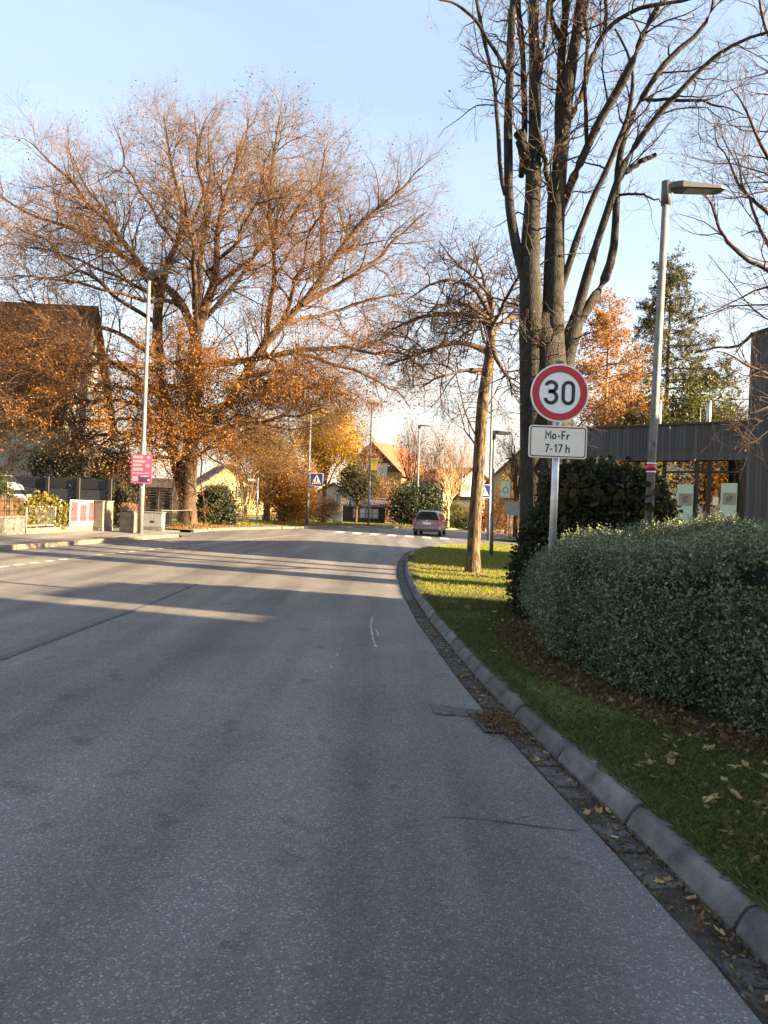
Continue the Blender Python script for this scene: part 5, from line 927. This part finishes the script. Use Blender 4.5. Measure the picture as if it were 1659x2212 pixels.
shrub('larch_sapling', **S(1115, 900, 54, 60), label='thin half-bare tree behind the short lamp', lm='leaf_brown', nl=700, size=.12, seed=20, stems=8, trunk=2.2, cat='tree', low=.4, bark='bark_brown', tw=8)
for i, (xc, yt, Y, hp_, lm, lab) in enumerate(((1395, 850, 44, 60, 'leaf_green', 'green bushy tree between larch and conifer behind the pavilion'), (1480, 822, 46, 70, 'leaf_green', 'rounded dark green tree above the pavilion roof edge'), (1575, 838, 43, 62, 'leaf_green', 'yellowish green tree beside the pavilion tower'), (1350, 800, 50, 70, 'leaf_larch', 'orange leaved tree low behind the larch'))):
    shrub('background_tree', **S(xc, yt, Y, hp_), label=lab, lm=lm, nl=9000, size=.2, seed=30+i, stems=9, trunk=1.5, cat='tree', low=.15, bark='bark_brown', clumps=60)
# left garden
for i, (X_, Y_, h_, lm_, lab) in enumerate(((-17.5, 9, 7.5, 'leaf_gold', 'unseen golden tree across the street, added for the glass reflections'), (-18.5, 2.5, 8.5, 'leaf_orange', 'unseen tall orange brown tree across the street, added for the glass reflections'), (-17, -5, 6.5, 'leaf_gold', 'unseen round yellow tree farther down the street, added for the glass reflections'), (-20, -12, 9, 'leaf_orange', 'unseen broad orange tree farther down the street, added for the glass reflections'))):
    shrub('reflection_tree', X_, Y_, 3.2, 3., h_, lab, lm_, 5000, .28, 'bark_brown', 9, 80+i, 'tree', 0., .25, None, 1.8)  # out of view, added to fill the reflections in the pavilion glass
shrub('thuja_shrub', **S(242, 965, 36.5, 44), label='sunlit green thuja above the dark fence', lm='leaf_green', nl=9000, size=.12, seed=50, stems=6, low=0)
shrub('dark_shrub', **S(130, 970, 33.5, 60), label='dark shrub in shade before the white house wall', lm='leaf_darkgreen', nl=5000, size=.12, seed=51, stems=9, low=.2, bark='bark_dark')
shrub('fence_bush', **S(268, 1052, 32.4, 26), label='dark green bush before the dark panel fence', lm='leaf_bush', nl=5000, size=.1, seed=52, stems=7, low=0)
vy = 25.2; ivy = thing('ivy', bl(vy, -.18), 'yellow green ivy tumbling over the wire mesh panel', 'climbing plant'); r = np.random.default_rng(60)
c1 = np.concatenate([np.array(bl(24.8, -.15, .62))+r.normal(0, 1, (1500, 3))*np.array([.11, .6, .26]), np.array(bl(26.1, -.02, .6))+r.normal(0, 1, (700, 3))*np.array([.1, .24, .24]), np.array(bl(25.3, -.12, 1.0))+r.normal(0, 1, (700, 3))*np.array([.1, .35, .12])]); c1 = c1[c1[:, 2] > bl(25)[2]+.02]
V, F = leafquads(c1, .11, r, .8); tag(mesh_np('leaves', V, F, 'leaf_vine', ivy), kind='stuff'); st = np.array([bl(24.2+.2*i, -.15, 0) for i in range(11)]); tp = st+np.c_[r.normal(0, .1, (11, 2)), .7+.4*r.random(11)]; Acc().tubes(np.stack([st, (st+tp)/2+.03, tp], 1), np.full((11, 3), .012), 5).build('stems', 'stem', ivy)
def inpoly(pts, poly):
    x, y = pts[:, 0], pts[:, 1]; ins = np.zeros(len(pts), bool); dm = np.full(len(pts), 1e9); n = len(poly)
    for i in range(n):
        (x1, y1), (x2, y2) = poly[i], poly[(i+1) % n]; c = ((y1 > y) != (y2 > y)) & (x < (x2-x1)*(y-y1)/((y2-y1) or 1e-9)+x1); ins ^= c
        dx, dy = x2-x1, y2-y1; tt = np.clip(((x-x1)*dx+(y-y1)*dy)/(dx*dx+dy*dy), 0, 1); dm = np.minimum(dm, np.hypot(x-x1-tt*dx, y-y1-tt*dy))
    return np.where(ins, dm, -dm)
def clipped(name, poly, hfun, label, lm, nspr, per, size, seed, edge=.5, core='hedge_core', shell=.16, spl=.16, cat='hedge', z0=.08, flat=.6, aspect=.55, under=0., lumpy=1.):
    """dense evergreen mass over a footprint: dark core plus leaf sprays in the outer shell"""
    r = np.random.default_rng(seed); pa = np.array(poly); lo, hi = pa.min(0), pa.max(0); t = thing(name, (pa[:, 0].mean(), pa[:, 1].mean(), gz(pa[:, 0].mean())+z0), label, cat)
    def ztop(p2):
        e = inpoly(p2, poly)+.05*(1+lumpy)*noise3(np.c_[p2, np.zeros(len(p2))], 3.2, seed)+.05*noise3(np.c_[p2, np.zeros(len(p2))], 9, seed+1); k = np.clip(e/edge, 0, 1)
        return e, hfun(p2[:, 0], p2[:, 1])*(1-(1-k)**2.6)**.5*(1+lumpy*.05*noise3(np.c_[p2, np.zeros(len(p2))], 2.3, seed+2)+lumpy*.035*noise3(np.c_[p2, np.zeros(len(p2))], 7, seed+5))
    N = nspr*34; p = lo+(hi-lo)*r.random((N, 2)); e, zt = ztop(p); zz = r.random(N)*zt.max(); e = e-under*np.clip(1-zz/.55, 0, 1); dep = np.minimum(e, zt-zz); lump = noise3(np.c_[p, zz], 4.5, seed+7)
    ok = (e > 0) & (zz < zt) & (dep < shell*(1+.3*lump)) & (dep > -.02); i = np.nonzero(ok)[0]; i = r.choice(i, min(nspr, len(i)), replace=False)
    b = np.c_[p[i], zz[i]+gz(p[i, 0])+z0]; ep = .04
    gx = (inpoly(p[i]+[ep, 0], poly)-inpoly(p[i]-[ep, 0], poly)); gy = (inpoly(p[i]+[0, ep], poly)-inpoly(p[i]-[0, ep], poly)); side = np.clip(1-(e[i]/(edge*.8)), 0, 1)
    nr = nrm(np.c_[-gx/(2*ep)*side, -gy/(2*ep)*side, np.clip(1-side, .15, 1)]); d = nrm(nr+r.normal(0, .55, nr.shape))
    f = np.linspace(.1, 1, per)[None, :, None]; c = b[:, None]+d[:, None]*spl*(.6+.8*r.random((len(b), 1, 1)))*f; c = c+r.normal(0, size*.45, c.shape); c = c.reshape(-1, 3)
    V, F = leafquads(c, size, r, aspect, flat); tag(mesh_np('leaves', V, F, lm, t), kind='stuff')
    m = r.choice(len(b), min(len(b), 2500), replace=False); q0 = b[m]-d[m]*.1; Acc().tubes(np.stack([q0, b[m]+d[m]*spl*.9], 1), np.full((len(m), 2), .003)).build('twigs', 'stem', t)['kind'] = 'stuff'
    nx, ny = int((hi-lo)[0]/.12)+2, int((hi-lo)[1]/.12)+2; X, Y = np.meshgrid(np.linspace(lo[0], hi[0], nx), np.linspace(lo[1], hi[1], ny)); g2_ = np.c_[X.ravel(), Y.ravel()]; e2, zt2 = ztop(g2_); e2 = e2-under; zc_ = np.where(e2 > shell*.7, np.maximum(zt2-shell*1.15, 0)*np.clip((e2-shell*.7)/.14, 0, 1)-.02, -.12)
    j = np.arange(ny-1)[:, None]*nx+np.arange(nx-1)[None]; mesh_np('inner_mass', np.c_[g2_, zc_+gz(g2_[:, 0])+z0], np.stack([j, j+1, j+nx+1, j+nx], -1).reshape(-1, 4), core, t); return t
HEDGE = [(2.15, 10.9), (1.95, 10.2), (1.82, 9.4), (1.76, 8.6), (1.85, 7.6), (2.12, 6.5), (2.6, 5.3), (3.4, 4.4), (6.2, 3.4), (8, 6), (6.5, 9.2), (4.6, 10.6), (3.2, 10.9)]
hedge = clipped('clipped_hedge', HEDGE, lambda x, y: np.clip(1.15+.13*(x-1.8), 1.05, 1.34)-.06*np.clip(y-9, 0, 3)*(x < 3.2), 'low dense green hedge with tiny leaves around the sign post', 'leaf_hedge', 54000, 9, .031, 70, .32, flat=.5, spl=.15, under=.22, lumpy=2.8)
rh = np.random.default_rng(72); hv = hedge.children[0].data; hc = np.empty(len(hv.vertices)*3, np.float32); hv.vertices.foreach_get('co', hc); hc = hc.reshape(-1, 4, 3).mean(1)+wloc(hedge); hk = hc[(noise3(hc, 3.1, 8) > .42) & (rh.random(len(hc)) < .14)]; V, F = leafquads(hk+rh.normal(0, .012, hk.shape), .032, rh, .6); tag(mesh_np('browned_leaves', V, F, 'leaf_brown', hedge), kind='stuff')
hs_ = hc[rh.choice(len(hc), 260, replace=False)]; hs_ = hs_[hs_[:, 2] > 1.0][:90]; tip = hs_+nrm(rh.normal(0, .35, hs_.shape)+np.array([-.1, -.1, 1]))*(.12+.16*rh.random((len(hs_), 1))); shp = np.stack([hs_, (hs_+tip)/2+rh.normal(0, .01, hs_.shape), tip], 1); Acc().tubes(shp, np.full((len(shp), 3), .0025)).build('stray_shoots', 'stem', hedge)['kind'] = 'stuff'
fr_ = rh.random((len(shp), 9, 1))*.9+.1; sl_ = (hs_[:, None]*(1-fr_)+tip[:, None]*fr_).reshape(-1, 3); V, F = leafquads(sl_+rh.normal(0, .008, sl_.shape), .032, rh, .55); tag(mesh_np('shoot_leaves', V, F, 'leaf_hedge', hedge), kind='stuff')
bush = clipped('leafy_bush', [(2.19, 11.4), (2.25, 10.95), (2.9, 10.9), (3.7, 11.0), (4.3, 11.1), (4.4, 11.9), (3.8, 12.5), (2.7, 12.5), (2.25, 12.0)], lambda x, y: np.where(x < 2.6, 1.7, 2.28), 'dark leafy bush with large leaves between sign and lamp', 'leaf_bush', 9000, 8, .07, 71, .45, shell=.25, spl=.22, cat='shrub', flat=.1, aspect=.7)
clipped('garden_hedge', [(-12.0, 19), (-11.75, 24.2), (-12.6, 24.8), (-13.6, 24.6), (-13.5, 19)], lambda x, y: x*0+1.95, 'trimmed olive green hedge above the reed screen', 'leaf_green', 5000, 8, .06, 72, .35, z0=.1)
# large single leaves of the bush and the vine on the lamp pole
def leafproto(m, k=0):
    rr = random.Random(k); V = [(0, 0, 0)]; 
    out = [(.0, 0), (.3, .16), (.42, .36), (.36, .62), (.2, .85), (0, 1.0), (-.2, .85), (-.36, .62), (-.42, .36), (-.3, .16)]
    V = [(x, y, .16*abs(x)+.12*y*y*rr.uniform(-1, 1)+rr.uniform(-.03, .03)) for x, y in out]+[(0, .45, rr.uniform(-.04, .04))]
    return proto(MB().add(V, [(10, i, (i+1) % 10) for i in range(10)]), 'leaf', m)
BLV = [leafproto('leaf_large', k) for k in range(3)]; rr = random.Random(77)
for k in range(60):
    xp = rr.choice([rr.uniform(1205, 1280), rr.uniform(1205, 1360), rr.uniform(1210, 1420)]); yp = rr.uniform(1030, 1175); p = at(xp, yp, 10.9+rr.uniform(-.15, .1)); s = rr.uniform(.1, .17)
    inst(BLV[k % 3], 'leaf', p, parent=bush, scale=(s, s, s), rot=(rr.uniform(1.8, 3.2), rr.uniform(-.6, .6), rr.uniform(-.9, .9)))
vn = thing('pole_vine', (lbx, LY-.1, gz(lbx)+.08), 'climbing vine with a few large leaves on the near lamp pole', 'climbing plant')
MB().tube([(lbx-.09, LY-.08, gz(lbx)+.05), (lbx-.02, LY-.1, .9), (lbx+.05, LY-.09, 1.35), (lbx-.01, LY-.09, 1.75), (lbx+.03, LY-.1, 1.95)], .008, 6).build('stem', 'stem', vn)
for k, (xp, yp, s) in enumerate(((1398, 1075, .17), (1415, 1072, .16), (1404, 1052, .12), (1392, 1092, .14), (1420, 1095, .15), (1405, 1108, .15), (1385, 1112, .13))):
    p = at(xp, yp, LY-.16); inst(BLV[k % 3], 'leaf', p, parent=vn, scale=(s, s, s), rot=(rr.uniform(2., 2.9), rr.uniform(-.5, .5), rr.uniform(-.8, .8)))
# ------------------------------------------------------------------ grass and fallen leaves
r = np.random.default_rng(90)
def blades(name, pts, hgt, wd, m, parent, rng, lean=.5):
    n = len(pts); d = rng.normal(0, lean, (n, 3)); d[:, 2] = 1; d = nrm(d); h = (hgt*(.5+rng.random(n)))[:, None]; a = rng.random(n)*6.283; s = np.c_[np.cos(a), np.sin(a), np.zeros(n)]*wd/2
    bend = d.copy(); bend[:, 2] *= .5; bend = nrm(bend); V = np.stack([pts-s, pts+s, pts+d*h*.6+s*.6, pts+d*h*.6+bend*h*.45], 1).reshape(-1, 3); i = np.arange(n)*4
    return tag(mesh_np(name, V, np.stack([i, i+1, i+2, i+3], 1), m, parent), kind='stuff')
kx = lambda y: np.interp(y, [p[1] for p in KERB_R[:-2]], [p[0] for p in KERB_R[:-2]])
def scatter(n, y0, y1, right, rng, pw=1.):
    y = y0+(y1-y0)*rng.random(n)**pw; x0 = kx(y)+.16; x = x0+(right-x0)*rng.random(n); return np.c_[x, y, gz(x)+.083]
near = scatter(85000, 3.0, 14, 2.9, r, 1.25); near = near[inpoly(near[:, :2], HEDGE) < .3]
patchy = noise3(near, 2.6, 5); near = near[(patchy > -.55) | (r.random(len(near)) < .3)]
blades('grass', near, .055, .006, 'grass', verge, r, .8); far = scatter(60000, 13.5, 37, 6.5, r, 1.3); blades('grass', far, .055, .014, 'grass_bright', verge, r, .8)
edge_ = scatter(14000, 2.6, 24, 0, r, 1.3); edge_[:, 0] = kx(edge_[:, 1])+.13+.09*r.random(len(edge_))**2; edge_[:, 2] = gz(edge_[:, 0])+.09; blades('grass', edge_, .07, .006, 'grass', verge, r, 1.1)
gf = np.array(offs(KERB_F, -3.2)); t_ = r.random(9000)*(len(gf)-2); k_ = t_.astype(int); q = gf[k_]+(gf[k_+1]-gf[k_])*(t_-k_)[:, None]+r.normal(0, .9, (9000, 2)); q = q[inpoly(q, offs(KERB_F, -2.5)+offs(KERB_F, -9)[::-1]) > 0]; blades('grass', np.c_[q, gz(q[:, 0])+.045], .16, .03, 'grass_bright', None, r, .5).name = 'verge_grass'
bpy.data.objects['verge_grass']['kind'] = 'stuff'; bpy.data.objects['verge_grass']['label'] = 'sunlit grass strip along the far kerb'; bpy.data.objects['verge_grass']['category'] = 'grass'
def dryleaf(k):
    rr = random.Random(k+40); n = 9; V = []
    for i in range(n):
        a = 2*math.pi*i/n; rd_ = (.5 if i % 2 else .33)*rr.uniform(.75, 1.15); x, y = rd_*math.cos(a)*.72, rd_*math.sin(a); V.append((x, y, .9*x*x+.5*y*y*rr.uniform(.2, 1.4)+rr.uniform(-.02, .04)))
    V.append((0, 0, .0)); return proto(MB().add(V, [(n, i, (i+1) % n) for i in range(n)]), 'fallen_leaf', 'leaf_fallen')
DL = [dryleaf(k) for k in range(6)]; rr = random.Random(5)
n_ = 0
while n_ < 243:
    y = 3.1+9.5*rr.random()**1.8; x0 = float(kx(y)); x = x0+.25+(2.75-x0-.2)*rr.random()**.6
    if inpoly(np.array([[x, y]]), HEDGE)[0] > .35: continue
    s = rr.uniform(.05, .125); inst(DL[n_ % 6], 'fallen_leaf', (x, y, gz(x)+.1+rr.uniform(0, .035)), parent=verge, scale=(s, s, s), rot=(rr.uniform(-.6, .6), rr.uniform(-.6, .6), rr.random()*6.3)); n_ += 1
for k in range(55):
    y = 2.5+9*rr.random()**1.3 if k > 18 else rr.uniform(5.4, 6.1); x = float(kx(y))-rr.uniform(.01, .17); s = rr.uniform(.03, .08)
    inst(DL[k % 6], 'fallen_leaf', (x, y, gz(x)+.006), parent=gut, scale=(s, s, s), rot=(rr.uniform(-.3, .3), rr.uniform(-.3, .3), rr.random()*6.3))
lt_ = scatter(6500, 3., 30, 3.2, r, 1.4); lt_[:, 2] += .02+.03*r.random(len(lt_)); V, F = leafquads(lt_, .035, r, .7, 2.); tag(mesh_np('leaf_litter', V, F, 'leaf_litter', verge), kind='stuff')
yd = 4.6+6*r.random(3600); xd = np.interp(yd, [4.6, 5.3, 6.5, 7.6, 8.6, 9.4, 10.9], [3.2, 2.6, 2.12, 1.85, 1.76, 1.82, 2.15])+.12-.5*r.random(3600)**1.8; V, F = leafquads(np.c_[xd, yd, gz(xd)+.1+.03*r.random(3600)], .05, r, .7, 1.2); tag(mesh_np('leaf_drift', V, F, 'leaf_litter', verge), kind='stuff')
y = 2.4+11*r.random(3400)**1.3; y[2600:] = 5.75+.22*r.normal(size=800); x = kx(y)-.19*r.random(3400)**1.5; x[2600:] -= .25*r.random(800)**2; V, F = leafquads(np.c_[x, y, gz(x)+np.where(np.arange(3400) < 2600, .006, .024)], .024, r, .6, 3.); tag(mesh_np('gutter_litter', V, F, 'leaf_litter', gut), kind='stuff')
k_ = r.random(2500)*(len(gf)-3); kk = k_.astype(int); gq = np.array(offs(KERB_F, -1.6)); q = gq[kk]+(gq[kk+1]-gq[kk])*(k_-kk)[:, None]+r.normal(0, .8, (2500, 2)); V, F = leafquads(np.c_[q, gz(q[:, 0])+.11], .09, r, .7, 3.); tag(mesh_np('beech_litter', V, F, 'leaf_beech', None), 'orange fallen leaves along the path below the beech', 'leaf litter', None, 'stuff')
